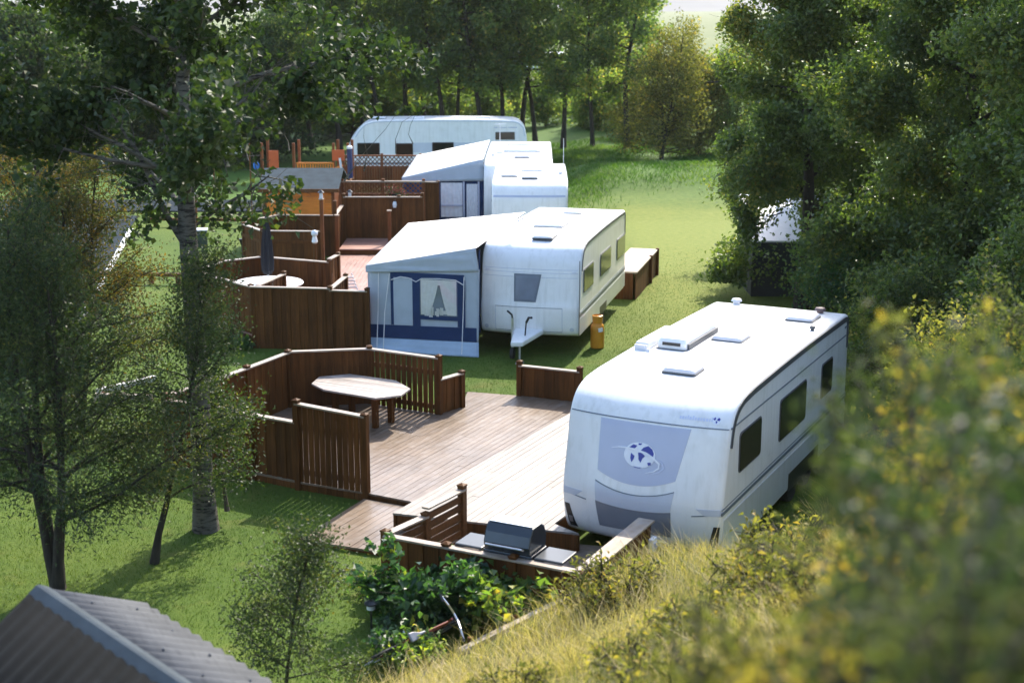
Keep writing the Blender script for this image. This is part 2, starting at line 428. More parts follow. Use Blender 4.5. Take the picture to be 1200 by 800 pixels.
# distant hills closing the valley
m, nt, out = newmat('distant_moor')
f = noise(nt, coords(nt), .006, 5)
principled(nt, out, ramp(nt, f, [(.3, (.10, .10, .11)), (.7, (.16, .155, .15))]), .95, 0, .1)
hx = np.linspace(-1600, 1600, 90); hv = []
for i, x_ in enumerate(hx):
    h_ = 36 + 9 * math.sin(x_ * .004 + 1) + 6 * math.sin(x_ * .011)
    for t in range(7): hv.append((x_, 2100 + t * 140, -2 + h_ * math.sin(t / 6 * PI / 2) ** 1.3))
hv = np.array(hv); q = np.array([(i * 7 + j, (i + 1) * 7 + j, (i + 1) * 7 + j + 1, i * 7 + j + 1) for i in range(89) for j in range(6)])
setp(npmesh('hills', hv, q, m, smooth=True), 'pale hills beyond the far field', 'hills', kind='structure')

def asphalt():
    m, nt, out = newmat('grey_asphalt'); co = coords(nt)
    f = noise(nt, co, 1.2, 6); g = noise(nt, co, 60, 2)
    c = ramp(nt, f, [(.3, (.022, .030, .037)), (.7, (.036, .046, .054))])
    principled(nt, out, c, .95, 0, .03, bump=g, bstr=.4, bdist=.01); return m
M['asphalt'] = asphalt()
b = MB(); b.prism([(-60, 54.6, .03), (-8.6, 54.2, .03), (-8.6, 57.4, .03), (-60, 57.9, .03)], (0, 0, .03))
setp(b.build('road', M['asphalt']), 'grey gravel road crossing the lawn behind the cabin', 'road', kind='structure')
b = MB(); b.prism([(-13.55, 50, .025), (-10.95, 35.2, .025), (-9.6, 29.6, .025), (-20, 26, .025), (-40, 40, .025), (-40, 53, .025), (-14, 53, .025)], (0, 0, .03))
setp(b.build('parking_area', M['asphalt']), 'grey paved yard at the left behind the willows', 'paving', kind='structure')

# ------------------------------------------------------------------ foliage
def unit(a): return a / np.maximum(np.linalg.norm(a, axis=-1, keepdims=True), 1e-9)

def leaves(name, P, length, width, mat, parent, rng, dirs=None, bias=None, flat=.5, tint=None, fold=.18):
    n = len(P)
    d = unit(rng.normal(size=(n, 3)) * .8 + (0 if dirs is None else dirs) + (0 if bias is None else np.array(bias)))
    up = unit(rng.normal(size=(n, 3)) + np.array([0, 0, flat * 2]))
    w = unit(np.cross(d, up)); nn = np.cross(w, d)
    L = (length * rng.uniform(.6, 1.25, (n, 1))); W = width * L / length * rng.uniform(.8, 1.2, (n, 1))
    v = np.empty((n, 4, 3))
    v[:, 0] = P - d * L * .5; v[:, 2] = P + d * L * .5 - nn * L * .1
    v[:, 1] = P + w * W * .5 - d * L * .06 + nn * L * fold; v[:, 3] = P - w * W * .5 - d * L * .06 + nn * L * fold
    q = np.arange(n * 4).reshape(n, 4)
    t = rng.random(n) if tint is None else np.clip(tint, 0, 1)
    return npmesh(name, v.reshape(-1, 3), q, mat, parent, np.repeat(t, 4))

def path(p0, d, length, n, rng, wob=.12, gravity=0.0):
    pts = [np.array(p0, float)]; d = np.array(d, float); d /= np.linalg.norm(d)
    for i in range(n):
        d = d + rng.normal(size=3) * wob + np.array([0, 0, gravity]); d /= np.linalg.norm(d)
        pts.append(pts[-1] + d * length / n)
    return pts

def skeleton(rng, H, r0, n_br, start, blen, elev=(.5, .9), subs=5, sublen=.45, lean=(0, 0), droop=0., wob=.05, top=.12, trunk_pts=None, n_trunk=10, power=.8, twig=True, bthick=1.0):
    """Returns tubes [(pts, radii)] and twig anchors (pos, dir, branch id)."""
    tubes = []; anchors = []
    if trunk_pts is None:
        trunk_pts = path((0, 0, 0), (lean[0], lean[1], 1), H, n_trunk, rng, wob, .05)
    tp = np.array(trunk_pts); nT = len(tp)
    tr = [r0 * (1 - .9 * (i / (nT - 1)) ** power) + .006 for i in range(nT)]; tr[0] *= 1.35
    tubes.append((tp, tr))
    for k in range(n_br):
        f = start + (1 - start) * ((k + .5) / n_br) ** .9
        x = f * (nT - 1); i = min(int(x), nT - 2); p = tp[i] + (tp[i + 1] - tp[i]) * (x - i)
        rad = np.interp(x, range(nT), tr)
        az = k * 2.399 + rng.uniform(-.5, .5)
        g = (f - start) / (1 - start)
        L = blen(g) * rng.uniform(.75, 1.2)
        el = elev[0] + (elev[1] - elev[0]) * g + rng.uniform(-.15, .15)
        d = (math.cos(az) * math.cos(el), math.sin(az) * math.cos(el), math.sin(el))
        bp_ = path(p, d, L, 5, rng, .10, -droop)
        br = [max(.006, min(rad * .55, (.028 * L + .006) * bthick) * (1 - .8 * j / 5)) for j in range(6)]
        tubes.append((np.array(bp_), br))
        for s_ in range(subs):
            t = .25 + .75 * (s_ + rng.random()) / subs; xx = t * 5; ii = min(int(xx), 4)
            pp = bp_[ii] + (bp_[ii + 1] - bp_[ii]) * (xx - ii)
            bd = unit(bp_[ii + 1] - bp_[ii])
            dd = unit(bd + rng.normal(size=3) * .75 + np.array([0, 0, .15 - droop * 2]))
            l2 = sublen * L * rng.uniform(.5, 1.1) * (1.15 - t * .6)
            sp = path(pp, dd, l2, 3, rng, .2, -droop * 1.5)
            if twig: tubes.append((np.array(sp), [max(.003, br[ii] * .45), .004, .003, .002]))
            for a_, b_ in zip(sp[:-1], sp[1:]):
                anchors.append((a_, b_, k))
        anchors.append((bp_[3], bp_[5], k)); anchors.append((bp_[2], bp_[4], k))
    return tubes, anchors

def scatter(anchors, n, spread, rng):
    A = np.array([a[0] for a in anchors]); B = np.array([a[1] for a in anchors]); K = np.array([a[2] for a in anchors])
    w = np.linalg.norm(B - A, axis=1) + .05; idx = rng.choice(len(A), n, p=w / w.sum())
    t = rng.random((n, 1))
    P = A[idx] + (B[idx] - A[idx]) * t + rng.normal(size=(n, 3)) * spread
    return P, unit(B[idx] - A[idx]), K[idx], idx

def plant(name, label, cat, loc, sk, n_leaf, L, W, lmat, bmat, rng, spread=.12, group=None, sides=6, flat=.5, bias=None, rz=0, scale=1, trunkname='trunk', crown='crown', follow=.5, minz=None, sidesb=4, patchy=False):
    o = thing(name, label, cat, loc, rz, group); o.scale = (scale,) * 3
    tubes, anchors = sk
    b = MB()
    for i, (p, r) in enumerate(tubes): b.tube(p, list(r), sides if i == 0 or max(r) > .05 else sidesb, cap=False)
    b.build(trunkname, bmat, o, smooth=True, fixn=False)
    P, D, K, idx = scatter(anchors, n_leaf, spread, rng)
    if minz is not None:
        k = minz(P, rng) if callable(minz) else P[:, 2] > minz; P, D, K, idx = P[k], D[k], K[k], idx[k]
    kt = rng.normal(size=K.max() + 1) * .16; it = rng.normal(size=idx.max() + 1) * .10
    tint = (rng.random(len(P)) * .3 + .25 + 1.5 * kt[K] + it[idx]) if patchy else (rng.random(len(P)) ** 1.2 * .85 + kt[K] + it[idx])
    leaves(crown, P, L, W, lmat, o, rng, D * follow, bias, flat, tint)
    return o

def clone(o, loc, rz, scale, label, group=None, cat=None):
    c = o.copy(); COL.objects.link(c); c.location = loc; c.rotation_euler = (0, 0, rz)
    c.scale = scale if isinstance(scale, tuple) else (scale,) * 3
    c['label'] = label
    if group: c['group'] = group
    if cat: c['category'] = cat
    for ch in list(o.children):
        d = ch.copy(); COL.objects.link(d); d.parent = c
        for g in list(ch.children):
            e = g.copy(); COL.objects.link(e); e.parent = d
    return c

# ------------------------------------------------------------------ caravans
def smooth_prof(keys, n=60, k=3):
    keys = np.array(keys, float)
    d = np.concatenate([[0], np.cumsum(np.hypot(*np.diff(keys, axis=0).T))])
    t = np.linspace(0, d[-1], n)
    p = np.stack([np.interp(t, d, keys[:, 0]), np.interp(t, d, keys[:, 1])], 1)
    for _ in range(k):
        q_ = p.copy(); q_[1:-1] = .25 * p[:-2] + .5 * p[1:-1] + .25 * p[2:]; p = q_
    return p

class Van:
    """local x = across (right +), local y = along (rear +), z up from the caravan's own ground."""
    def __init__(s, front, rear, W, L, bulge=.12, rearbulge=.04, r=.035):
        s.W, s.L = W, L
        s.pf = smooth_prof(front); s.pr = smooth_prof(rear)           # (u, z): bottom to roof / roof to bottom, rear u measured from L
        s.bulge = bulge; s.rb = rearbulge; s.r = r
        roof0, roof1 = s.pf[-1], s.pr[0]
        n = 14
        roof = [(roof0[0] + (L + roof1[0] - roof0[0]) * i / n, roof0[1] + (roof1[1] - roof0[1]) * i / n + .025 * math.sin(PI * i / n)) for i in range(1, n)]
        s.cont = [tuple(p) for p in s.pf] + roof + [(L + p[0], p[1]) for p in s.pr]
    def off(s, v, u, z):
        f = min(1, abs(v) / (s.W / 2)) ** 2.6
        wf = max(0, 1 - u / 1.3); wr = max(0, 1 - (s.L - u) / .8)
        return u + s.bulge * f * wf ** 1.0 - s.rb * f * wr
    def fu(s, v, z):
        "front surface u at lateral v and height z"
        u = np.interp(z, s.pf[:, 1], s.pf[:, 0]); return s.off(v, u, z)
    def body(s, mat, parent):
        h = s.W / 2; r = s.r
        cols = [-h, -h + r * .35, -h + r] + list(np.linspace(-h + .12, h - .12, 17)) + [h - r, h - r * .35, h]
        ins = [r, r * .35, 0] + [0] * 17 + [0, r * .35, r]
        cx = s.L / 2; cz = 1.3
        c = np.array(s.cont); t = np.gradient(c, axis=0); nrm = np.stack([t[:, 1], -t[:, 0]], 1); nrm = unit(nrm)
        b = MB(); vs = []
        for v, i_ in zip(cols, ins):
            for (u, z), nn in zip(c, nrm):
                vs.append((v, s.off(v, u, z) + nn[0] * i_, z + nn[1] * i_))
        n = len(c); nc = len(cols)
        fs = [(i * n + j, (i + 1) * n + j, (i + 1) * n + j + 1, i * n + j + 1) for i in range(nc - 1) for j in range(n - 1)]
        fs += [tuple(i * n for i in range(nc)) + tuple(i * n + n - 1 for i in range(nc - 1, -1, -1))]
        b.add(vs, fs)
        # side walls: strips between lower edge and contour
        for side, ci in ((-1, 0), (1, nc - 1)):
            ring = [vs[ci * n + j] for j in range(n)]
            b.add(ring, [tuple(range(n))])
        o = b.build('body', mat, parent, smooth=False, fixn=True)
        me = o.data
        sm = [len(p.vertices) == 4 for p in me.polygons]; me.polygons.foreach_set('use_smooth', sm)
        return o
    def patch(s, name, mat, parent, outline, off=.004, nu=24, nv=12, solid=True):
        """outline(a,b) -> (v,z) for a,b in 0..1, laid on the front face and given thickness."""
        b = MB()
        def top(a, c_): v, z = outline(a, c_); return (v, s.fu(v, z) - off, z)
        def bot(a, c_): v, z = outline(a, c_); return (v, s.fu(v, z) + .01, z)
        b.grid(top, nu, nv)
        m_ = len(b.v); b.grid(bot, nu, nv)
        w = nv + 1
        edge = [(i, 0) for i in range(nu)] + [(nu, j) for j in range(nv)] + [(i, nv) for i in range(nu, 0, -1)] + [(0, j) for j in range(nv, 0, -1)]
        ids = [i * w + j for i, j in edge]
        b.f += [(ids[k], ids[(k + 1) % len(ids)], m_ + ids[(k + 1) % len(ids)], m_ + ids[k]) for k in range(len(ids))]
        return b.build(name, mat, parent, smooth=False)
    def poly(s, name, mat, parent, pts, off):
        b = MB(); c = np.mean(pts, axis=0); vs = [(c[0], s.fu(*c) - off, c[1])]
        vs += [(v, s.fu(v, z) - off, z) for v, z in pts]
        k = len(pts); b.add(vs, [(0, 1 + i, 1 + (i + 1) % k) for i in range(k)])
        return b.build(name, mat, parent)

def rrect(cx, cy, w, h, r, n=4):
    o = []
    for sx, sy, a0 in ((1, 1, 0), (-1, 1, 90), (-1, -1, 180), (1, -1, 270)):
        for k in range(n + 1):
            a = math.radians(a0 + 90 * k / n)
            o.append((cx + sx * (w / 2 - r) + r * math.cos(a), cy + sy * (h / 2 - r) + r * math.sin(a)))
    return o

def side_window(parent, W, u0, u1, z0, z1, mat, side=1, r=.07, sunk=False):
    x = side * W / 2
    b = MB(); b.prism([(x - side * .01, u, z) for u, z in rrect((u0 + u1) / 2, (z0 + z1) / 2, u1 - u0, z1 - z0, r)], (side * .022, 0, 0))
    fr = b.build('window', M['trim'], parent, bevel=.004)
    b = MB(); b.prism([(x + side * .008, u, z) for u, z in rrect((u0 + u1) / 2, (z0 + z1) / 2, u1 - u0 - .05, z1 - z0 - .05, r * .8)], (side * .012, 0, 0))
    b.build('pane', mat, fr, bevel=.003)

def side_strip(parent, W, u0, u1, z0, z1, mat, side=1, dz=0, name='stripe', t=.006):
    x = side * W / 2
    b = MB(); b.prism([(x - side * .004, u0, z0), (x - side * .004, u1, z0 + dz), (x - side * .004, u1, z1 + dz), (x - side * .004, u0, z1)], (side * (t + .004), 0, 0))
    return b.build(name, mat, parent)

def hatch(parent, v, u, z, dv, du, h=.07, mat=None, name='roof_hatch', rz=0, r=.05):
    b = MB(); pts = rrect(0, 0, dv, du, r)
    c, s_ = math.cos(rz), math.sin(rz)
    P = [(v + x * c - y * s_, u + x * s_ + y * c) for x, y in pts]; Q = [(v + (x * c - y * s_) * .9, u + (x * s_ + y * c) * .92) for x, y in pts]
    n = len(P)
    vs = [(x, y, z - .02) for x, y in P] + [(x, y, z + h * .6) for x, y in P] + [(x, y, z + h) for x, y in Q]
    fs = [(i, (i + 1) % n, n + (i + 1) % n, n + i) for i in range(n)] + [(n + i, n + (i + 1) % n, 2 * n + (i + 1) % n, 2 * n + i) for i in range(n)] + [tuple(range(2 * n, 3 * n)), tuple(range(n - 1, -1, -1))]
    b.add(vs, fs)
    o = b.build(name, mat or M['hatch'], parent, bevel=.008)
    b = MB(); b.prism([(v + (x * c - y * s_) * 1.07, u + (x * s_ + y * c) * 1.06, z - .02) for x, y in pts], (0, 0, .034)); b.build('seal', M['trim'], o)
    return o

def mushroom(parent, v, u, z, r=.08, mat=None, h=.09):
    b = MB(); b.lathe([(r * .6, -.03), (r * .6, h * .5), (r, h * .55), (r * .8, h), (r * .2, h * 1.15)], (v, u, z), 14)
    b.build('roof_vent', mat or M['hatch'], parent, smooth=False)

def wheel(parent, v, u, r=.32, w=.19, side=1):
    b = MB(); b.lathe([(r * .62, -w / 2), (r * .94, -w / 2), (r, -w * .3), (r, w * .3), (r * .94, w / 2), (r * .62, w / 2)], (v, u, r), 24, 'x')
    t = b.build('wheel', M['tyre'], parent)
    b = MB(); b.lathe([(.05, -.02), (r * .60, -.05), (r * .62, side * w * .3), (r * .45, side * w * .2), (r * .15, side * w * .35), (.03, side * w * .37)], (v, u, r), 18, 'x')
    b.build('rim', M['rim'], t)

def gutter(parent, van, side, mat, w=.05, out_=.012):
    """dark awning rail following the roof edge on one side"""
    b = MB(); x = side * van.W / 2; pts = []
    for i, (u, z) in enumerate(van.cont):
        if z < 1.9: continue
        pts.append((u, z))
    c = np.array(pts); t = np.gradient(c, axis=0); nn = unit(np.stack([t[:, 1], -t[:, 0]], 1))
    ring = []
    for (u, z), k in zip(c, nn):
        uu = van.off(x, u, z)
        ring.append(((x - side * .004, uu + k[0] * .045, z + k[1] * .045), (x + side * out_, uu + k[0] * .045, z + k[1] * .045),
                     (x + side * out_, uu + k[0] * (.045 + w), z + k[1] * (.045 + w)), (x - side * .004, uu + k[0] * (.045 + w), z + k[1] * (.045 + w))))
    vs = [p for r_ in ring for p in r_]; n = len(ring)
    fs = [(i * 4 + j, (i + 1) * 4 + j, (i + 1) * 4 + (j + 1) % 4, i * 4 + (j + 1) % 4) for i in range(n - 1) for j in range(4)] + [(0, 1, 2, 3), tuple((n - 1) * 4 + j for j in range(4))]
    b.add(vs, fs); return b.build('roof_rail', mat, parent)

def lerp(a, b, t): return a + (b - a) * t

# ---- lead caravan
root = thing('caravan', 'nearest white caravan with a grey globe-emblem panel on its front', 'caravan', (1.7509, 19.0093, -.15), -.4659)
C1 = Van([(.36, .30), (.20, .37), (.09, .55), (.02, .85), (0, 1.08), (.05, 1.3), (.16, 1.72), (.28, 2.13), (.32, 2.2), (.44, 2.34), (.62, 2.45), (.9, 2.52), (1.4, 2.55)],
         [(-.9, 2.56), (-.3, 2.555), (-.08, 2.53), (-.02, 2.42), (0, 2.0), (0, .9), (-.05, .40), (-.2, .32)], 2.44, 7.09, bulge=.16)
C1.body(M['white'], root)
pan = C1.patch('front_panel', M['grey_panel'], root, lambda a, b: (lerp(lerp(-.68, .68, a), lerp(-.62, .56, a) - .02, b), lerp(2.115, 1.40 - .13 * (1 - (2 * a - 1) ** 2), b)), .006)
C1.patch('gas_locker_lid', M['grey_light'], root, lambda a, b: (lerp(lerp(-.66, .54, a), lerp(-.64, .50, a), b), lerp(1.24 - .12 * (1 - (2 * a - 1) ** 2), .96 - .05 * (1 - (2 * a - 1) ** 2), b)), .006)
C1.patch('bumper_panel', M['grey_dark'], root, lambda a, b: (lerp(lerp(-.645, .505, a), lerp(-.60, .50, a), b), lerp(.955 - .05 * (1 - (2 * a - 1) ** 2), .56, b)), .007)
C1.patch('locker_seam', M['trim_blue'], root, lambda a, b: (lerp(-.66, .54, a), lerp(1.258, 1.245, b) - .12 * (1 - (2 * a - 1) ** 2)), .008, 24, 1)
C1.patch('front_seam', M['trim_blue'], root, lambda a, b: (lerp(-1.19, 1.19, a), lerp(2.157, 2.143, b)), .007, 30, 1)
for sg in (-1, 1):
    C1.patch('marker_light', M['grey_light'], root, lambda a, b: (sg * lerp(lerp(.86, 1.19, a), lerp(.98, 1.2, a), b), lerp(1.05 - .05 * a, .96 + .1 * (1 - a) * 0, b) + .06 * a * (1 - b)), .007, 8, 4)
    C1.patch('bumper_seam', M['trim_blue'], root, lambda a, b: (sg * lerp(.80, 1.2, a), lerp(.945, .930, b) + .05 * a), .006, 10, 1)
    C1.patch('corner_grille', M['black'], root, lambda a, b: (sg * lerp(lerp(1.10, 1.185, a), lerp(1.0, 1.13, a), b), lerp(.80, .42, b)), .006, 6, 10)
    C1.patch('fog_lamp', M['alloy'], root, lambda a, b: (sg * lerp(1.06, 1.12, a), lerp(.60, .50, b)), .016, 5, 5)
# globe emblem on the panel
ec = (-.02, 1.69)
def blob(pts): return [(ec[0] + x * .235, ec[1] + y * .175) for x, y in pts]
em = C1.poly('emblem', M['emblem_white'], root, blob([(math.cos(2 * PI * k / 40), math.sin(2 * PI * k / 40)) for k in range(40)]), .013)
for pts in ([(-.72, .5), (-.45, .78), (-.2, .72), (-.32, .5), (-.5, .42), (-.62, .34)],
            [(-.15, .9), (.1, .95), (.02, .8), (-.12, .78)],
            [(.05, .35), (.2, .62), (.5, .8), (.78, .56), (.9, .25), (.86, .02), (.6, .2), (.36, .32), (.2, .28)],
            [(-.55, .1), (-.3, -.1), (-.34, -.36), (-.46, -.62), (-.56, -.3)],
            [(-.1, .2), (.14, .22), (.36, -.02), (.22, -.22), (.12, -.56), (-.02, -.34), (-.06, -.05)],
            [(.55, -.5), (.76, -.44), (.8, -.62), (.62, -.72)],
            [(-.34, -.90), (-.05, -.95), (.24, -.92), (.1, -1.0), (-.2, -1.0)]):
    C1.poly('emblem_mark', M['blue'], em, blob(pts), .017)
def arc(pts, w, mat, off):
    b = MB(); q_ = []
    for i, (v, z) in enumerate(pts):
        a, c_ = pts[max(0, i - 1)], pts[min(len(pts) - 1, i + 1)]
        dx, dz = c_[0] - a[0], c_[1] - a[1]; l_ = math.hypot(dx, dz) or 1
        ww = w * math.sin(PI * (i + .6) / (len(pts) + .2))
        for sg in (-1, 1):
            vv, zz = v - dz / l_ * ww * sg, z + dx / l_ * ww * sg
            q_.append((vv, C1.fu(vv, zz) - off, zz))
    b.add(q_, [(2 * i, 2 * i + 1, 2 * i + 3, 2 * i + 2) for i in range(len(pts) - 1)])
    b.build('emblem_ring', mat, em)
arc([(ec[0] + .235 * x, ec[1] + .175 * y) for x, y in [(-1.85, .28), (-1.4, .42), (-.9, .46), (-.3, .40), (.3, .24), (.9, -.1), (1.3, -.45), (1.3, -.8), (1.0, -1.1), (.5, -1.3)]], .016, M['emblem_white'], .021)
arc([(ec[0] + .235 * x, ec[1] + .175 * y) for x, y in [(1.1, -.1), (1.5, -.4), (1.6, -.75), (1.35, -1.1), (.9, -1.3)]], .010, M['emblem_mid'], .019)
# small wordmark (illegible in the photograph) and second emblem above the seam
b = MB(); rr = random.Random(4)
xx = .48
while xx < .93:
    w_ = rr.uniform(.020, .036); hh = rr.choice((.035, .035, .05))
    zz = 2.235
    b.add([(xx, C1.fu(xx, zz) - .004, zz), (xx + w_, C1.fu(xx + w_, zz) - .004, zz), (xx + w_, C1.fu(xx + w_, zz + hh) - .004, zz + hh), (xx, C1.fu(xx, zz + hh) - .004, zz + hh)], [(0, 1, 2, 3)])
    xx += w_ + .010
b.build('wordmark', M['emblem_mid'], root)
ec = (1.0, 2.25)
def blob2(pts): return [(ec[0] + x * .055, ec[1] + y * .05) for x, y in pts]
em2 = C1.poly('emblem', M['emblem_white'], root, blob2([(math.cos(2 * PI * k / 20), math.sin(2 * PI * k / 20)) for k in range(20)]), .005)
for pts in ([(-.9, .4), (-.4, .9), (-.2, .3), (-.6, .1)], [(0, .2), (.4, .8), (.9, .5), (.7, .0)], [(-.2, 0), (.3, -.1), (.1, -.7), (-.1, -.5)]):
    C1.poly('emblem_mark', M['blue'], em2, blob2(pts), .008)
# right side
gutter(root, C1, 1, M['trim'], .09); gutter(root, C1, -1, M['silver'], .05)
side_strip(root, 2.44, .42, 7.06, 2.15, 2.175, M['trim_blue'])
side_strip(root, 2.44, .12, 7.08, .98, 1.03, M['trim_blue']); side_strip(root, 2.44, .12, 7.08, 1.06, 1.075, M['trim_blue'])
side_strip(root, 2.44, .22, 7.04, .36, .90, M['silver'], name='side_skirt')
side_window(root, 2.44, .80, 1.84, 1.40, 2.0, M['glass']); side_window(root, 2.44, 2.80, 4.30, 1.30, 1.98, M['glass']); side_window(root, 2.44, 5.25, 5.97, 1.38, 1.99, M['glass'])
side_strip(root, 2.44, 6.75, 6.95, 2.30, 2.34, M['trim_blue'], name='side_marker')
for u_ in (3.9, 4.8): wheel(root, 1.08, u_, .33); wheel(root, -1.08, u_, .33, side=-1)
side_strip(root, 2.44, 3.45, 5.25, .3, .60, M['black'], name='wheel_arch', t=.008)
side_strip(root, 2.44, 5.0, 5.5, .70, .88, M['grey_light'], name='service_hatch', t=.01)
# roof
hatch(root, .04, 1.70, 2.57, .50, .46); hatch(root, .03, 3.98, 2.58, .50, .50); hatch(root, .65, 6.05, 2.575, .46, .58, .06)
ac = hatch(root, -.58, 3.60, 2.57, .48, 1.50, .17, M['roofwhite'], 'roof_air_conditioner')
b = MB(); b.box((-.58, 2.852, 2.66), (.30, .02, .05)); b.build('air_grille', M['black'], ac)
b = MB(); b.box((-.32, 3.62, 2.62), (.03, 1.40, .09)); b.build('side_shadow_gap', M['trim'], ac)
b = MB(); b.box((-1.0, 3.3, 2.63), (.22, 1.3, .13)); b.build('awning_case', M['roofwhite'], root, bevel=.03)
b = MB(); b.box((-1.0, 2.62, 2.60), (.20, .06, .12)); b.box((-.86, 2.58, 2.58), (.05, .05, .07)); b.build('awning_bracket', M['hatch'], root)
mushroom(root, -.79, 6.80, 2.56, .10); mushroom(root, .78, 6.70, 2.56, .10, paint('brown_vent', (.16, .10, .09), .5)); mushroom(root, 1.05, 5.18, 2.56, .05, M['trim'])
# hitch and stub leg
b = MB(); b.tube([(-.45, .5, .42), (0, -.75, .42)], .035); b.tube([(.45, .5, .42), (0, -.75, .42)], .035); b.box((0, -.85, .45), (.12, .35, .10)); b.tube([(.16, -.5, .75), (.16, -.5, .16)], .025); b.build('drawbar', M['steel'], root)
b = MB(); b.lathe([(.03, -.04), (.11, -.04), (.12, 0), (.11, .04), (.03, .04)], (.16, -.5, .12), 16, 'x'); b.build('jockey_wheel', M['tyre'], root)

# ---- middle caravan (touring van with the blue awning)
root = thing('caravan', 'white caravan with three side windows beside the grey and navy awning', 'caravan', (.3666, 31.2705, 0), -.2465)
C2 = Van([(.16, .46), (.06, .50), (.02, .62), (0, .85), (0, 1.12), (.03, 1.2), (.13, 1.85), (.16, 1.97), (.19, 2.1), (.27, 2.27), (.42, 2.42), (.68, 2.51), (1.0, 2.54)],
         [(-.5, 2.55), (-.12, 2.54), (-.04, 2.48), (0, 2.3), (.0, .9), (-.06, .50), (-.2, .46)], 2.3, 6.13, bulge=.13)
C2.body(M['white'], root)
for z_ in (1.955, 1.88, 1.78): C2.patch('front_seam', M['grey_light'], root, lambda a, b: (lerp(-1.08, 1.08, a), lerp(z_ + .006, z_ - .006, b)), .004, 24, 1)
C2.patch('front_seam', M['trim_blue'], root, lambda a, b: (lerp(-.78, .76, a), lerp(1.115, 1.105, b)), .005, 20, 1)
for v_ in (-.78, .76): C2.patch('front_seam', M['grey_light'], root, lambda a, b: (v_ + .012 * a, lerp(1.11, .56, b)), .005, 1, 8)
C2.patch('front_seam', M['trim_blue'], root, lambda a, b: (lerp(-.78, .76, a), lerp(.565, .555, b)), .005, 20, 1)
fw = C2.patch('front_window', M['trim_blue'], root, lambda a, b: (lerp(lerp(-.36, .27, a), lerp(-.34, .16, a), b), lerp(1.85, 1.23, b)), .012, 8, 8)
C2.patch('pane', M['glass_grey'], fw, lambda a, b: (lerp(lerp(-.32, .23, a), lerp(-.30, .12, a), b), lerp(1.81, 1.28, b)), .020, 8, 8)
for v_ in (-1.0, .98): C2.poly('front_reflector', M['grey_light'], root, [(v_ + .05 * math.cos(k), .62 + .05 * math.sin(k)) for k in np.linspace(0, 2 * PI, 12, endpoint=False)], .008)
for v_ in (-1.0, 1.0):
    C2.patch('marker_lamp', M['hatch'], root, lambda a, b: (v_ + lerp(-.05, .05, a), lerp(1.93, 1.87, b)), .015, 3, 3)
gutter(root, C2, 1, M['trim'], .06); gutter(root, C2, -1, M['trim_blue'], .05)
side_strip(root, 2.3, .10, 6.1, .90, .99, M['trim_blue'], dz=.04); side_strip(root, 2.3, .10, 6.1, 1.015, 1.03, M['trim_blue'], dz=.04)
side_strip(root, 2.3, .10, 6.1, .50, .88, M['silver'], dz=.02, name='side_skirt')
for a_, b_ in ((.52, 1.66), (2.56, 3.94), (4.80, 6.0)): side_window(root, 2.3, a_, b_, 1.39, 1.94, M['glass_green'], r=.05)
side_strip(root, 2.3, 2.55, 3.45, .45, .66, M['black'], name='wheel_arch', t=.009)
wheel(root, 1.03, 3.0, .33); wheel(root, -1.03, 3.0, .33, side=-1)
side_strip(root, 2.3, .06, .10, .50, 2.2, M['trim'], name='corner_trim')
b = MB(); b.box((-1.17, .12, 1.4), (.03, .04, 1.9)); b.build('corner_trim', M['navy'], root)
hatch(root, -.1, 2.9, 2.56, .70, 1.0, .07, M['roofwhite']); hatch(root, .14, 1.02, 2.56, .45, .62, .06, M['roofwhite'])
hatch(root, .0, 5.0, 2.56, .45, .5, .05, M['roofwhite'])
b = MB(); b.tube([(-.48, 1.04, 2.54), (-.48, 1.04, 2.95)], .012); b.tube([(-.62, 1.04, 3.0), (-.48, 1.0, 2.9), (-.36, .98, 2.97)], .014); b.build('aerial', M['hatch'], root)
# drawbar cover, jockey wheel, brake lever
b = MB(); b.prism([(-.34, .12, .50), (.36, .12, .50), (.10, -.95, .42), (-.16, -1.0, .42)], (0, 0, .12)); b.build('drawbar_cover', M['white'], root, bevel=.03)
b = MB(); b.tube([(-.26, -.42, .28), (-.26, -.42, .95)], .032); b.build('jockey_post', M['alloy'], root)
b = MB(); b.tube([(-.26, -.42, .92), (-.27, -.44, 1.02), (-.36, -.5, 1.12)], .022); b.build('jockey_handle', M['black'], root)
b = MB(); b.lathe([(.03, -.04), (.12, -.04), (.13, 0), (.12, .04), (.03, .04)], (-.26, -.42, .14), 16, 'x'); b.build('jockey_wheel', M['tyre'], root)
b = MB(); b.tube([(.04, -.5, .5), (.06, -.45, .86)], .018); b.tube([(.06, -.45, .86), (.12, -.46, .98), (.20, -.5, .99)], .028); b.build('brake_lever', M['black'], root)
b = MB(); b.tube([(0, -.8, .5), (0, -.8, .02)], .025); b.box((0, -.8, .02), (.16, .16, .04)); b.build('prop_stand', M['steel'], root)

# gas bottle
g = thing('gas_bottle', 'tall orange gas bottle with a carrying collar on the grass beside the caravan wheel', 'gas bottle', (1.97, 32.0, 0), .4)
b = MB(); b.lathe([(.12, 0), (.155, .02), (.16, .08), (.16, .46), (.145, .54), (.10, .60), (.05, .62)], n=22); b.build('cylinder', M['orange'], g, smooth=False, bevel=.01)
b = MB(); b.lathe([(.075, .60), (.115, .60), (.12, .68), (.125, .77), (.10, .78), (.10, .68), (.075, .63)], n=18); b.build('collar', M['orange'], g)
b = MB(); b.lathe([(.03, .58), (.03, .68), (.045, .69), (.045, .71)], n=10); b.build('valve', M['steel'], g)
b = MB(); b.prism([(-.06, -.166, .50), (.05, -.168, .51), (.06, -.172, .42), (-.05, -.17, .41)], (0, .02, 0)); b.build('sticker', M['whiteplastic'], g)

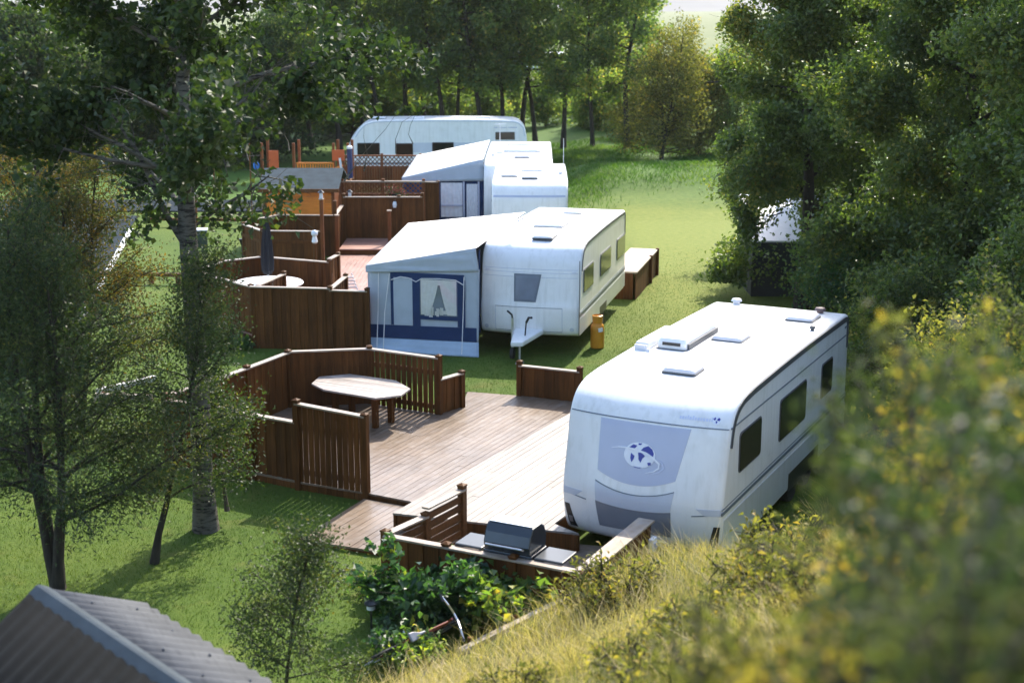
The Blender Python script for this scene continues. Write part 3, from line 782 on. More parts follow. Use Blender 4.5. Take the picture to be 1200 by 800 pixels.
# ---- awnings
def canvas_quad(b, A, B, C_, D, nu=16, nv=16, sag=.0, wr=.012, seed=0):
    """grid of canvas between four corners A(0,0) B(1,0) C(1,1) D(0,1)"""
    A, B, C_, D = map(Vector, (A, B, C_, D)); n = (B - A).cross(D - A).normalized()
    rr = random.Random(seed); ks = [(rr.uniform(3, 16), rr.uniform(3, 16), rr.uniform(0, 6)) for _ in range(5)]
    def fn(s_, t):
        p = A.lerp(B, s_).lerp(D.lerp(C_, s_), t)
        e = min(1, 8 * min(s_, 1 - s_, t, 1 - t))
        w = sum(math.sin(a * s_ + c_ * t + ph) for a, c_, ph in ks) / 5
        p = p + n * (w * wr * e); p.z -= sag * math.sin(PI * s_) * math.sin(PI * t)
        return p
    b.grid(fn, nu, nv)

aw = thing('awning', 'grey canvas awning with navy band and curtained window beside the caravan', 'awning', (.3666, 31.2705, 0), -.2465)
uF = -.30
b = MB()
canvas_quad(b, (-3.72, uF - .06, 1.95), (-1.13, uF - .02, 2.45), (-1.16, 4.5, 2.60), (-3.80, 3.0, 2.44), 26, 26, .07, .035, 3)
b.build('roof', M['canvas'], aw, smooth=True, solid=.01)
b = MB(); canvas_quad(b, (-3.72, uF - .05, 1.81), (-1.05, uF - .03, 1.93), (-1.13, uF - .02, 2.44), (-3.72, uF - .05, 1.945), 26, 8, 0, .028, 5); b.build('gable_valance', M['canvas_side'], aw, smooth=True, solid=.008)
b = MB(); canvas_quad(b, (-3.68, uF, .28), (-1.08, uF, .30), (-1.05, uF, 1.97), (-3.68, uF, 1.85), 26, 18, 0, .022, 7); b.build('front_wall', M['canvas_side'], aw, smooth=True, solid=.008)
b = MB(); canvas_quad(b, (-3.69, uF, .02), (-3.76, 3.0, .02), (-3.80, 3.0, 2.42), (-3.69, uF, 1.93), 18, 14, 0, .02, 8); b.build('side_wall', M['canvas_side'], aw, smooth=True, solid=.008)
b = MB(); canvas_quad(b, (-3.76, 3.0, .02), (-1.2, 4.3, .02), (-1.2, 4.4, 2.5), (-3.80, 3.0, 2.42), 12, 10, 0, .02, 9); b.build('rear_wall', M['canvas_side'], aw, smooth=True, solid=.008)
b = MB(); canvas_quad(b, (-3.74, uF - .22, .01), (-1.02, uF - .20, .01), (-1.07, uF - .03, .31), (-3.70, uF - .03, .29), 26, 8, 0, .035, 11); b.build('mud_skirt', M['canvas_skirt'], aw, smooth=True, solid=.006)
b = MB(); b.prism([(-3.64, uF - .022, .30), (-1.12, uF - .022, .32), (-1.12, uF - .022, .64), (-3.64, uF - .022, .60)], (0, .012, 0)); b.build('navy_band', M['navy'], aw)
def fplate(b, v0, v1, z0, z1, y, t=.012): b.prism([(v0, y, z0), (v1, y, z0), (v1, y, z1), (v0, y, z1)], (0, -t, 0))
b = MB(); y0 = uF - .018
fplate(b, -3.14, -1.40, 1.72, 1.84, y0); fplate(b, -3.14, -3.07, .62, 1.72, y0); fplate(b, -2.62, -2.44, .62, 1.72, y0); fplate(b, -1.56, -1.38, .64, 1.72, y0); fplate(b, -2.44, -1.56, .78, .88, y0)
b.build('navy_frame', M['navy'], aw)
# door panel with an arched top
arch_ = [(-3.07, y0, .62), (-2.62, y0, .62), (-2.62, y0, 1.56)] + [(-2.845 + .225 * math.cos(a), y0, 1.62 + .10 * math.sin(a)) for a in np.linspace(.0, PI, 9)] + [(-3.07, y0, 1.56)]
b = MB(); b.prism(arch_, (0, -.018, 0)); b.build('door_panel', M['canvas_side'], aw)
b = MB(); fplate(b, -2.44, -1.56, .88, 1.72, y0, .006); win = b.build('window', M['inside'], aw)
b = MB()
def curtain(v0, v1, v2, v3, zt, zb):
    n = 14
    def fn(s_, t):
        v = lerp(lerp(v0, v1, s_), lerp(v2, v3, s_), t ** 1.4); return (v, y0 - .016 - .007 * math.sin(s_ * 26), lerp(zt, zb, t))
    b.grid(fn, n, 8)
curtain(-2.42, -2.0, -2.42, -2.22, 1.70, .90); curtain(-1.98, -1.58, -1.80, -1.58, 1.70, .90); curtain(-2.42, -1.58, -2.42, -1.58, 1.70, 1.58)
b.build('curtain', M['curtain'], win, smooth=True)
b = MB()
rr = random.Random(9)
for k in range(9):
    v_ = rr.uniform(-2.36, -1.64); b.box((v_, y0 - .014, .90 + rr.uniform(.03, .10)), (rr.uniform(.05, .12), .012, rr.uniform(.06, .2)))
b.build('window_sill_items', M['hatch'], win)
m_, nt, out = newmat('clear_vinyl')
gl = N(nt, 'ShaderNodeBsdfGlossy', i_Roughness=.06); tr = N(nt, 'ShaderNodeBsdfTransparent'); mx = N(nt, 'ShaderNodeMixShader', i_0=.16)
nt.links.new(tr.outputs[0], mx.inputs[1]); nt.links.new(gl.outputs[0], mx.inputs[2]); nt.links.new(mx.outputs[0], out.inputs[0])
M['vinyl'] = m_
b = MB(); canvas_quad(b, (-2.44, y0 - .032, .88), (-1.56, y0 - .032, .88), (-1.56, y0 - .032, 1.72), (-2.44, y0 - .032, 1.72), 12, 12, 0, .006, 2); b.build('pane', M['vinyl'], win, smooth=True)
b = MB()
for v_, vb in ((-3.42, -3.44), (-3.16, -3.28), (-1.40, -1.42)): b.tube([(v_, uF - .03, 1.8), (vb, uF - .06, .9), (vb, uF - .20, .06)], .010, 5)
b.tube([(-3.12, uF - .04, 1.66), (-2.9, uF - .04, 1.74), (-2.7, uF - .04, 1.72), (-2.53, uF - .04, 1.64), (-2.4, uF - .04, 1.72), (-2.0, uF - .04, 1.735), (-1.6, uF - .04, 1.72), (-1.42, uF - .04, 1.62)], .010, 5)
b.build('webbing', M['whiteplastic'], aw)

# ---- two caravans farther back
root = thing('caravan', 'white caravan with a flat roof of three hatches, front end facing the middle caravan', 'caravan', (.5326, 42.72, 0), -.0175)
F3 = [(.12, .46), (.05, .55), (0, .9), (.0, 1.3), (.08, 2.05), (.12, 2.14), (.2, 2.3), (.34, 2.43), (.6, 2.52), (1.0, 2.56)]
B3 = [(-.6, 2.57), (-.12, 2.56), (-.03, 2.48), (0, 2.2), (0, .8), (-.1, .46)]
C3 = Van(F3, B3, 2.30, 5.25, bulge=.07); C3.body(M['white'], root)
C3.patch('front_seam', M['grey_panel'], root, lambda a, b: (lerp(-1.1, 1.08, a), lerp(2.13, 2.07, b)), .005, 20, 1)
gutter(root, C3, 1, M['trim_blue'], .05); gutter(root, C3, -1, M['trim_blue'], .05)
pass
for a_, b_ in ((.5, 1.5), (2.2, 3.4), (4.0, 4.9)): side_window(root, 2.3, a_, b_, 1.4, 1.93, M['glass'])
hatch(root, .08, 2.75, 2.58, .66, .55, .06, M['roofwhite']); hatch(root, -.63, 1.35, 2.58, .48, .4, .05, M['roofwhite']); hatch(root, 0, .95, 2.57, .46, .4, .05, M['roofwhite'])
mushroom(root, .95, 1.8, 2.57, .09); wheel(root, 1.03, 2.7); wheel(root, -1.03, 2.7, side=-1)
b = MB(); b.tube([(.62, 4.2, 2.56), (.62, 4.2, 2.78)], .02); b.tube([(.62, 2.6, 2.57), (.62, 4.2, 2.62)], .012); b.tube([(.62, 2.6, 2.57), (.62, 2.6, 2.68)], .02); b.build('roof_bars', M['hatch'], root)
b = MB(); b.tube([(1.08, 3.8, 2.5), (1.08, 3.8, 3.5)], .010); b.build('aerial', M['hatch'], root)
b = MB(); b.tube([(-.4, .2, .45), (0, -.9, .45)], .035); b.tube([(.4, .2, .45), (0, -.9, .45)], .035); b.build('drawbar', M['steel'], root)

root = thing('caravan', 'white caravan joined to the cream awning, its roof carrying a long rooflight', 'caravan', (.2069, 48.15, 0), -.0175)
C4 = Van(F3, B3, 2.33, 7.75, bulge=.07); C4.body(M['white'], root)
gutter(root, C4, 1, M['trim_blue'], .05); gutter(root, C4, -1, M['trim_blue'], .05)
hatch(root, .06, 3.7, 2.58, 1.35, 1.0, .09, M['roofwhite']); hatch(root, .12, 1.5, 2.58, .5, .4, .06); hatch(root, .0, 6.2, 2.58, .9, .5, .05, M['roofwhite'])
for a_, b_ in ((.6, 1.7), (2.9, 4.1), (5.6, 6.8)): side_window(root, 2.33, a_, b_, 1.4, 1.95, M['glass'])
wheel(root, 1.03, 3.9); wheel(root, -1.03, 3.9, side=-1)
b = MB(); b.tube([(-.69, 3.0, 2.56), (-.69, 3.0, 3.6)], .014); b.tube([(-.9, 3.0, 3.58), (-.5, 3.0, 3.62)], .012); b.box((-.69, 3.0, 2.6), (.25, .3, .05)); b.build('aerial_mast', M['hatch'], root)
mushroom(root, -.9, 2.0, 2.57, .07)

aw = thing('awning', 'cream roofed awning with curtained windows standing behind the latticed fence', 'awning', (.2069, 48.15, 0), -.0175)
b = MB(); canvas_quad(b, (-4.00, .55, 1.96), (-1.2, .45, 2.60), (-1.2, 7.5, 2.62), (-4.10, 7.9, 1.98), 18, 22, .04, .02, 21); b.build('roof', M['canvas'], aw, smooth=True, solid=.01)
b = MB(); canvas_quad(b, (-4.00, .54, 1.82), (-1.16, .44, 1.88), (-1.2, .45, 2.59), (-4.00, .54, 1.955), 16, 6, 0, .015, 22); b.build('gable_valance', M['canvas_side'], aw, smooth=True, solid=.008)
b = MB(); canvas_quad(b, (-3.96, .62, .0), (-1.18, .55, .0), (-1.18, .55, 1.92), (-3.96, .62, 1.86), 18, 12, 0, .012, 23); b.build('front_wall', M['navy'], aw, smooth=True, solid=.008)
b = MB(); canvas_quad(b, (-3.97, .62, .0), (-4.06, 7.8, .0), (-4.08, 7.8, 1.96), (-3.97, .62, 1.92), 18, 12, 0, .02, 24); b.build('side_wall', M['canvas_side'], aw, smooth=True, solid=.008)
def curtained(v0, v1, z0, z1, bar=None):
    b = MB(); b.grid(lambda s_, t: (lerp(v0, v1, s_), .535 - .010 * math.sin(s_ * 30 + 5 * t), lerp(z0, z1, t)), 30, 8); w_ = b.build('curtained_window', M['curtain'], aw, smooth=True)
    if bar:
        b = MB(); b.box(((v0 + v1) / 2, .50, bar), (v1 - v0, .02, .05)); b.build('glazing_bar', M['grey_panel'], w_)
curtained(-2.66, -1.92, .62, 1.80, 1.02); curtained(-1.78, -1.40, .55, 1.76)
b = MB()
for v_ in (-1.87, -1.36, -2.88): b.box((v_, .50, 1.1), (.06, .03, 1.5))
b.build('frame_pole', M['grey_panel'], aw)

# ---- side-on caravan at the far end
root = thing('caravan', 'long white caravan standing side-on in front of the poplar row', 'caravan', (-7.75, 66.6, 0), PI / 2 + .045 - PI)
root.rotation_euler = (0, 0, -PI / 2 + .03)
E5 = [(.30, .45), (.05, .55), (0, .75), (.08, 1.2), (.32, 1.8), (.62, 2.2), (.95, 2.48), (1.4, 2.60), (1.9, 2.63)]
R5 = [(-1.3, 2.63), (-.6, 2.60), (-.3, 2.5), (-.12, 2.3), (-.02, 1.8), (0, .9), (-.1, .5), (-.3, .45)]
C5 = Van(E5, R5, 2.3, 8.45, bulge=.14); C5.body(M['white'], root)
for a_, b_, z0, z1 in ((.62, 1.66, 1.02, 1.60), (2.38, 3.18, 1.02, 1.58), (4.05, 5.05, 1.05, 1.62), (6.95, 7.85, 1.72, 2.08)): side_window(root, 2.3, a_, b_, z0, z1, M['glass'], r=.04)
side_strip(root, 2.3, 3.2, 6.9, 1.16, 1.60, M['grey_light'], name='side_panel', t=.004); side_strip(root, 2.3, .35, 8.3, .62, .70, M['trim_blue'])
gutter(root, C5, 1, M['grey_light'], .05)
for u_ in (1.6, 3.4, 5.2, 6.4): hatch(root, .1, u_, 2.64, .5, .6, .06, M['roofwhite'])
side_strip(root, 2.3, 6.9, 7.05, 2.26, 2.30, M['grey_panel'], name='wordmark', t=.008); side_strip(root, 2.3, 7.12, 7.5, 2.26, 2.29, M['grey_panel'], name='wordmark', t=.008); side_strip(root, 2.3, 7.55, 7.95, 2.26, 2.30, M['grey_panel'], name='wordmark', t=.008)
wheel(root, 1.03, 4.0); wheel(root, 1.03, 4.8)

# ------------------------------------------------------------------ timber
def clip_strip(poly, n, a, b_):
    "Sutherland-Hodgman: part of poly with a <= p.n <= b"
    for sg, lim in ((1, a), (-1, -b_)):
        outp = []
        for i in range(len(poly)):
            p, q_ = poly[i], poly[(i + 1) % len(poly)]
            dp, dq = sg * (p[0] * n[0] + p[1] * n[1]) - lim, sg * (q_[0] * n[0] + q_[1] * n[1]) - lim
            if dp >= 0: outp.append(p)
            if (dp >= 0) != (dq >= 0):
                t = dp / (dp - dq); outp.append((p[0] + (q_[0] - p[0]) * t, p[1] + (q_[1] - p[1]) * t))
        poly = outp
        if len(poly) < 3: return []
    return poly

def boards_local(poly, d, top, width=.118, gap=.006, th=.03):
    """boards along d, mesh in a frame whose y axis is d so the grain runs with the boards"""
    ang = math.atan2(d[1], d[0]) - PI / 2
    c, s_ = math.cos(-ang), math.sin(-ang)
    loc = [(x * c - y * s_, x * s_ + y * c) for x, y in poly]
    b = MB(); lo = min(p[0] for p in loc); hi = max(p[0] for p in loc); k = lo; rr = random.Random(int(lo * 1000))
    while k < hi:
        st = clip_strip(loc, (1, 0), k, k + width - gap)
        if st:
            y0_, y1_ = min(p[1] for p in st), max(p[1] for p in st)
            cut = y0_ + rr.uniform(.3, 1) * 3.6; pieces = []; prev = y0_
            while cut < y1_ - .4: pieces.append((prev, cut - .004)); prev = cut; cut += 3.6
            pieces.append((prev, y1_))
            for a_, e_ in pieces:
                pc = clip_strip(st, (0, 1), a_, e_)
                if pc: b.prism([(x, y, top - th + rr.uniform(-.002, .002)) for x, y in pc], (0, 0, th))
        k += width
    return b, ang

def deck(name, label, poly, d, top, mat, zb, edge=True, skirtmat=None, width=.118):
    o = thing(name, label, 'deck', (0, 0, 0))
    b, ang = boards_local(poly, d, top, width)
    t = b.build('deck_boards', mat, o); t.rotation_euler = (0, 0, ang)
    if edge:
        b = MB(); n = len(poly); A = sum(poly[i][0] * poly[(i + 1) % n][1] - poly[(i + 1) % n][0] * poly[i][1] for i in range(n))
        sg = 1 if A > 0 else -1
        for i in range(n):
            p, q_ = Vector(poly[i]), Vector(poly[(i + 1) % n]); e = q_ - p; L = e.length
            if L < .05: continue
            e /= L; inn = Vector((-e.y, e.x)) * sg
            c = (p + q_) / 2 + inn * .035
            b.box((c.x, c.y, (zb + top - .032) / 2), (L, .03, top - .032 - zb), math.atan2(e.y, e.x))
        b.build('skirt_boards', skirtmat or M['stain'], o)
    return o

U = (.449, .893); Vd = (.893, -.449)
deck('timber_deck', 'wide brown timber deck carrying the octagonal table',
     [(-5.92, 23.4), (-4.98, 22.95), (-4.33, 22.55), (-3.48, 22.05), (-2.34, 21.52), (-1.60, 21.12), (-1.30, 20.55), (1.55, 26.75), (.15, 27.32), (-.90, 27.62), (-.96, 26.5), (-1.38, 26.0), (-2.76, 26.75), (-4.3, 26.5), (-4.87, 25.3), (-5.3, 24.4)],
     U, .15, M['deck_brown'], 0)
deck('deck_step', 'low brown timber strip at the corner of the lawn below the main deck', [(-3.13, 19.70), (-1.89, 19.2), (-1.30, 20.45), (-1.62, 21.08), (-2.36, 21.46)], U, .07, M['deck_brown'], 0)
deck('timber_deck', 'pale raised timber deck alongside the nearest caravan',
     [(-1.78, 20.07), (.92, 19.22), (.62, 19.42), (3.72, 25.6), (1.40, 26.0)][0:1] + [(.96, 19.22), (.62, 19.62), (3.60, 25.55), (1.42, 26.05)], U, .34, M['deck_pale'], -.1)
deck('timber_deck', 'small brown deck under the gas grill', [(-1.66, 18.05), (.82, 16.72), (2.3, 19.2), (.85, 19.55), (-.75, 19.85)], Vd, .06, M['deck_brown'], -.15)

def fence(name, label, runs, board=.098, gap=.006, group=None, cat='fence', mat=None, horizontal=False, capmat=None):
    """runs: list of dict(p0,p1,zb,zt, gap, post0, post1, cap)"""
    o = thing(name, label, cat, (runs[0]['p0'][0], runs[0]['p0'][1], 0), 0, group)
    ox, oy = runs[0]['p0']; mat = mat or M['stain']; done = set()
    for r in runs:
        p, q_ = Vector(r['p0']) - Vector((ox, oy)), Vector(r['p1']) - Vector((ox, oy))
        e = q_ - p; L = e.length; e /= L; ang = math.atan2(e.y, e.x)
        zb, zt = r.get('zb', 0), r['zt']; zt1 = r.get('zt1', zt); g = r.get('gap', gap); bw = r.get('board', board)
        def par(name, b, m_, **k):
            t = b.build(name, m_, o, **k); t.location = (p.x, p.y, 0); t.rotation_euler = (0, 0, ang); return t
        b = MB(); rr = random.Random(int((ox + oy + p.x * 7 + p.y * 3) * 100))
        if horizontal or r.get('horizontal'):
            z = zb + .04
            while z + bw < zt - .02:
                b.box((L / 2, 0, z + bw / 2), (L - .02, .024, bw)); z += bw + g
        else:
            n = max(1, int(L / (bw + g))); st = L / n
            for k in range(n):
                x = (k + .5) * st; t_ = x / L
                top = lerp(zt, zt1, t_) - .035
                b.box((x, rr.uniform(-.002, .002) + (.013 if k % 2 and g < .01 else 0), (zb + top) / 2), (st - g if g >= .01 else (st + .028 if k % 2 else st - .008), .012 if g < .01 else .022, top - zb), 0, 0, rr.uniform(-.002, .002))
        par('board_panel', b, mat, bevel=.003)
        if r.get('rails', True):
            b = MB()
            for f in (.22, .75): b.box((L / 2, .036, zb + (min(zt, zt1) - zb) * f), (L - .04, .045, .09))
            par('rail', b, mat)
        if r.get('cap', True):
            b = MB(); cw = r.get('capw', .12)
            b.add([(-.01, -cw / 2, zt - .030), (L + .01, -cw / 2, zt1 - .030), (L + .01, cw / 2, zt1 - .030), (-.01, cw / 2, zt - .030), (-.01, -cw / 2, zt), (L + .01, -cw / 2, zt1), (L + .01, cw / 2, zt1), (-.01, cw / 2, zt)],
                  [(0, 3, 2, 1), (4, 5, 6, 7), (0, 1, 5, 4), (1, 2, 6, 5), (2, 3, 7, 6), (3, 0, 4, 7)])
            par('cap_rail', b, capmat or M['cap'], bevel=.004)
        for key, pp, zz in (('post0', p, zt), ('post1', q_, zt1)):
            hgt = r.get(key, .05)
            kk = (round(pp.x, 2), round(pp.y, 2))
            if hgt is None or kk in done: continue
            done.add(kk)
            b = MB(); s2 = r.get('ps', .10); zt_ = zz + hgt
            b.box((0, 0, (zb + zt_ - .03) / 2), (s2, s2, zt_ - .03 - zb))
            b.add([(-s2 * .58, -s2 * .58, zt_ - .03), (s2 * .58, -s2 * .58, zt_ - .03), (s2 * .58, s2 * .58, zt_ - .03), (-s2 * .58, s2 * .58, zt_ - .03),
                   (-s2 * .58, -s2 * .58, zt_ - .01), (s2 * .58, -s2 * .58, zt_ - .01), (s2 * .58, s2 * .58, zt_ - .01), (-s2 * .58, s2 * .58, zt_ - .01), (0, 0, zt_ + .02)],
                  [(0, 3, 2, 1), (0, 1, 5, 4), (1, 2, 6, 5), (2, 3, 7, 6), (3, 0, 4, 7), (4, 5, 8), (5, 6, 8), (6, 7, 8), (7, 4, 8)])
            t = b.build('post', mat, o, bevel=.004); t.location = (pp.x, pp.y, 0); t.rotation_euler = (0, 0, ang)
    return o

def run(p0, p1, zt, **k): return dict(p0=p0, p1=p1, zt=zt, **k)

fence('deck_fence', 'dark brown fence wrapped round the octagonal table, with open slats at its right end', [
    run((-5.92, 23.40), (-5.32, 24.40), 1.24), run((-5.32, 24.40), (-4.87, 25.30), 1.24), run((-4.87, 25.30), (-4.30, 26.50), 1.24),
    run((-4.30, 26.50), (-2.76, 26.75), 1.26), run((-2.76, 26.75), (-1.38, 26.0), 1.26, gap=.030, board=.085), run((-1.38, 26.0), (-.97, 26.48), .84, post0=None)])
fence('deck_fence', 'dark brown fence facing the lawn with a stepped tall panel at its right end', [
    run((-5.92, 23.40), (-4.98, 22.97), 1.17, post0=None), run((-4.98, 22.97), (-4.33, 22.57), 1.17), run((-4.33, 22.57), (-3.50, 22.10), 1.16, post1=None),
    run((-3.48, 22.08), (-2.32, 21.53), 1.48, zt1=1.42, gap=.013, board=.09, post0=.06, post1=.04)])
fence('deck_fence', 'short low brown fence panel between the deck and the lawn beside the nearest caravan', [run((.15, 27.33), (1.32, 26.83), .78, zb=.05, post0=.09, post1=.09)])
fence('deck_fence', 'low fence of horizontal slats stepping up beside the gas grill', [
    run((-1.70, 18.02), (-1.20, 18.72), .80, zb=-.1, board=.10, gap=.03, horizontal=True, post0=.06, rails=False), run((-1.20, 18.72), (-.72, 19.50), .92, zb=-.1, board=.10, gap=.03, horizontal=True, post0=.04, post1=.07, rails=False)], mat=M['stain_h'])
fence('deck_fence', 'low brown fence in front of the gas grill, half hidden by leafy bushes', [
    run((-1.70, 17.98), (-.86, 17.57), .80, zb=-.05, post0=None), run((-.86, 17.57), (.02, 17.13), .80, zb=-.05), run((.02, 17.13), (.86, 16.70), .80, zb=-.05, post1=.0)])
fence('deck_fence', 'brown fence with a broad pale cap running toward the nose of the nearest caravan', [run((.90, 16.74), (1.86, 18.60), .79, zb=-.1, capw=.24, post0=None, post1=-.02, board=.13, gap=.014)], mat=M['stain_h'])

# octagonal table
t = thing('deck_table', 'weathered octagonal wooden table standing on the brown deck', 'table', (-2.83, 25.62, .15), 0)
top = [(-3.76, 25.78), (-3.68, 26.30), (-3.12, 26.50), (-2.20, 26.02), (-1.88, 25.42), (-2.02, 24.96), (-2.47, 24.76), (-3.48, 25.36)]
d_ = Vector((-2.2 + 3.12, 26.02 - 26.50)); 
bb, ang = boards_local([(x + 2.83, y - 25.62) for x, y in top], d_, .66, .125, .005, .035)
o = bb.build('table_top', M['table'], t, bevel=.003); o.rotation_euler = (0, 0, ang)
for lx, ly in ((-2.51, 25.10), (-2.25, 25.45), (-3.30, 25.58), (-3.04, 26.02)):
    b = MB(); b.box((lx + 2.83, ly - 25.62, .31), (.10, .10, .62), math.atan2(d_.y, d_.x)); b.build('leg', M['stain'], t, bevel=.005)
b = MB(); b.box((0, 0, .57), (1.2, .10, .10), math.atan2(d_.y, d_.x)); b.box((-.35, .18, .57), (.10, .6, .08), math.atan2(d_.y, d_.x)); b.box((.45, -.32, .57), (.10, .6, .08), math.atan2(d_.y, d_.x)); b.build('underframe', M['stain'], t)

# gas grill
g = thing('gas_grill', 'dark blue-black gas grill with side shelves behind the low fence', 'barbecue', (.06, 17.42, .06), math.atan2(Vd[1], Vd[0]))
b = MB(); hood = [(-.24, .78), (.24, .78), (.26, .92), (.20, 1.07), (.10, 1.13), (-.14, 1.13), (-.22, 1.03), (-.27, .90)]
b.prism([(-.35, y, z) for y, z in hood], (.66, 0, 0)); b.build('hood', M['bbq'], g, bevel=.018)
b = MB(); b.prism([(-.33, -.13, 1.132), (.29, -.13, 1.132), (.29, .12, 1.132), (-.33, .12, 1.132)], (0, 0, .012)); b.build('hood_sky_sheen', M['alloy'], g, bevel=.004)  # pale plate on the dark hood stands for sky reflected in its top
b = MB(); b.box((-.02, 0, .70), (.70, .46, .16)); b.build('firebox', M['bbq'], g, bevel=.012)
for sg, m_ in ((-1, M['bbq_shelf']), (1, M['bbq_shelf'])):
    b = MB(); b.box((sg * .58 - .02, 0, .76), (.40, .44, .035)); b.build('side_shelf', m_, g, bevel=.012)
for sx in (-.32, .28):
    for sy in (-.2, .2):
        b = MB(); b.box((sx, sy, .31), (.045, .045, .62)); b.build('leg', M['black'], g)
b = MB(); b.box((-.02, 0, .14), (.62, .40, .03)); b.build('bottom_shelf', M['black'], g)
b = MB(); b.tube([(-.28, -.30, .88), (-.28, -.34, .90), (.24, -.34, .90), (.24, -.30, .88)], .014, 8); b.build('handle', M['alloy'], g)

# hose, socket and canister near the nose of the lead caravan
g = MB(); g.lathe([(.10, 0), (.13, .03), (.13, .26), (.10, .31), (.04, .33), (.04, .37)], (1.45, 18.55, -.1), 14); o = g.build('water_canister', M['bluecan'], bevel=.01); tag1(o, 'blue water canister on the ground under the nose of the nearest caravan', 'canister')
g = MB(); pts = [(2.02 + .14 * math.cos(a) * (1 + .02 * k), 18.42 + .05 * math.sin(a * .5), .36 + .17 * math.sin(a)) for k, a in enumerate(np.linspace(-.6, 6.2 * 2, 46))]
g.tube(pts, .018, 6); o = g.build('garden_hose', M['hose'], smooth=True); tag1(o, 'coil of pale yellow hose at the end of the brown fence by the caravan', 'hose')
g = thing('power_socket', 'small white socket box on the end of the capped fence by the nearest caravan', 'socket', (1.90, 18.34, .52), math.atan2(U[1], U[0]))
b = MB(); b.box((0, -.03, 0), (.16, .07, .2)); b.build('box', M['whiteplastic'], g, bevel=.012); b = MB(); b.box((0, -.07, -.01), (.11, .02, .11)); b.build('flap', M['grey_panel'], g, bevel=.008)

# retaining timbers at the foot of the bank
def plank(name, label, p0, p1, w=.10, h=.16, mat=None, cat='timber edging', group=None, sub=.1):
    p0, p1 = Vector(p0), Vector(p1); e = p1 - p0; o = thing(name, label, cat, tuple(p0), math.atan2(e.y, e.x), group)
    L = math.hypot(e.x, e.y); b = MB()
    b.add([(0, -w / 2, -h), (L, -w / 2, e.z - h), (L, w / 2, e.z - h), (0, w / 2, -h), (0, -w / 2, 0), (L, -w / 2, e.z), (L, w / 2, e.z), (0, w / 2, 0)],
          [(0, 3, 2, 1), (4, 5, 6, 7), (0, 1, 5, 4), (1, 2, 6, 5), (2, 3, 7, 6), (3, 0, 4, 7)])
    b.build('board', mat or M['timber'], o, bevel=.008)
    b = MB()
    for f in (.12, .5, .88): b.box((L * f, w * .9, e.z * f - h * .6), (.06, .05, h * 1.3))
    b.build('stake', M['stain_h'], o)
    return o
plank('retaining_board', 'long pale plank holding back the grassy bank beside the bushes', (-.62, 15.66, .24), (.80, 16.62, .56), .10, .6)
plank('retaining_board', 'short weathered plank along the bank foot below the bicycle', (-1.10, 15.16, .14), (-.80, 15.42, .19), .11, .4)
plank('retaining_board', 'lowest weathered plank of the bank edging, nearest the lawn', (-2.2, 13.8, .06), (-1.28, 15.0, .10), .11, .3)

# bicycle leaning over beside the bank
bk = thing('bicycle', 'orange framed bicycle lying in the leaves beside the bank edging', 'bicycle', (-1.44, 16.12, -.05), 0)
bkr = math.atan2(.73, .68)
T = Matrix.Rotation(bkr, 4, 'Z') @ Matrix.Rotation(math.radians(50), 4, 'X')
def bt(p): return tuple(T @ Vector(p))
def wheelm(x, name):
    b = MB(); n = 28; b.tube([bt((x + .30 * math.cos(2 * PI * k / n), 0, .32 + .30 * math.sin(2 * PI * k / n))) for k in range(n + 1)], .022, 6); w_ = b.build(name, M['tyre'], bk)
    b = MB(); b.tube([bt((x + .275 * math.cos(2 * PI * k / n), 0, .32 + .275 * math.sin(2 * PI * k / n))) for k in range(n + 1)], .010, 5)
    for k in range(12): b.tube([bt((x, 0, .32)), bt((x + .27 * math.cos(2 * PI * k / 12), 0, .32 + .27 * math.sin(2 * PI * k / 12)))], .002, 3)
    b.build('rim', M['alloy'], w_)
wheelm(-.5, 'wheel'); wheelm(.5, 'wheel')
b = MB()
for p, q_ in (((-.5, 0, .32), (-.08, 0, .30)), ((-.5, 0, .32), (-.2, 0, .74)), ((-.2, 0, .80), (-.08, 0, .30)), ((-.08, 0, .30), (.34, 0, .74)), ((-.2, 0, .72), (.32, 0, .82))): b.tube([bt(p), bt(q_)], .015, 7)
b.build('frame', M['bikeframe'], bk)
b = MB(); b.tube([bt((.5, 0, .32)), bt((.34, 0, .74)), bt((.30, 0, .92))], .017, 7); b.build('fork', M['bikeframe'], bk)
b = MB(); b.tube([bt((.24, -.31, 1.00)), bt((.28, -.16, 1.0)), bt((.34, -.05, .95)), bt((.34, .05, .95)), bt((.28, .16, 1.0)), bt((.24, .31, 1.00))], .013, 7); h_ = b.build('handlebar', M['alloy'], bk)
for sg in (-1, 1):
    b = MB(); b.tube([bt((.24, sg * .31, 1.0)), bt((.23, sg * .22, 1.0))], .019, 7); b.build('grip', M['black'], h_)
b = MB(); b.prism([bt(p) for p in ((-.32, -.06, .80), (-.32, .06, .80), (-.24, .055, .80), (-.16, .02, .80), (-.07, .014, .80), (-.07, -.014, .80), (-.16, -.02, .80), (-.24, -.055, .80))], T.to_3x3() @ Vector((0, 0, .035))); b.build('saddle', M['grey_dark'], bk, bevel=.012)
b = MB(); b.tube([bt((-.08, -.07, .30)), bt((-.08, -.07, .14)), bt((-.08, -.16, .14))], .012, 6); b.tube([bt((-.08, .07, .30)), bt((-.08, .07, .46)), bt((-.08, .16, .46))], .012, 6); b.lathe([(.02, -.01), (.09, -.01), (.09, .01), (.02, .01)], bt((-.08, 0, .30)), 14, 'y'); b.build('crank', M['alloy'], bk)

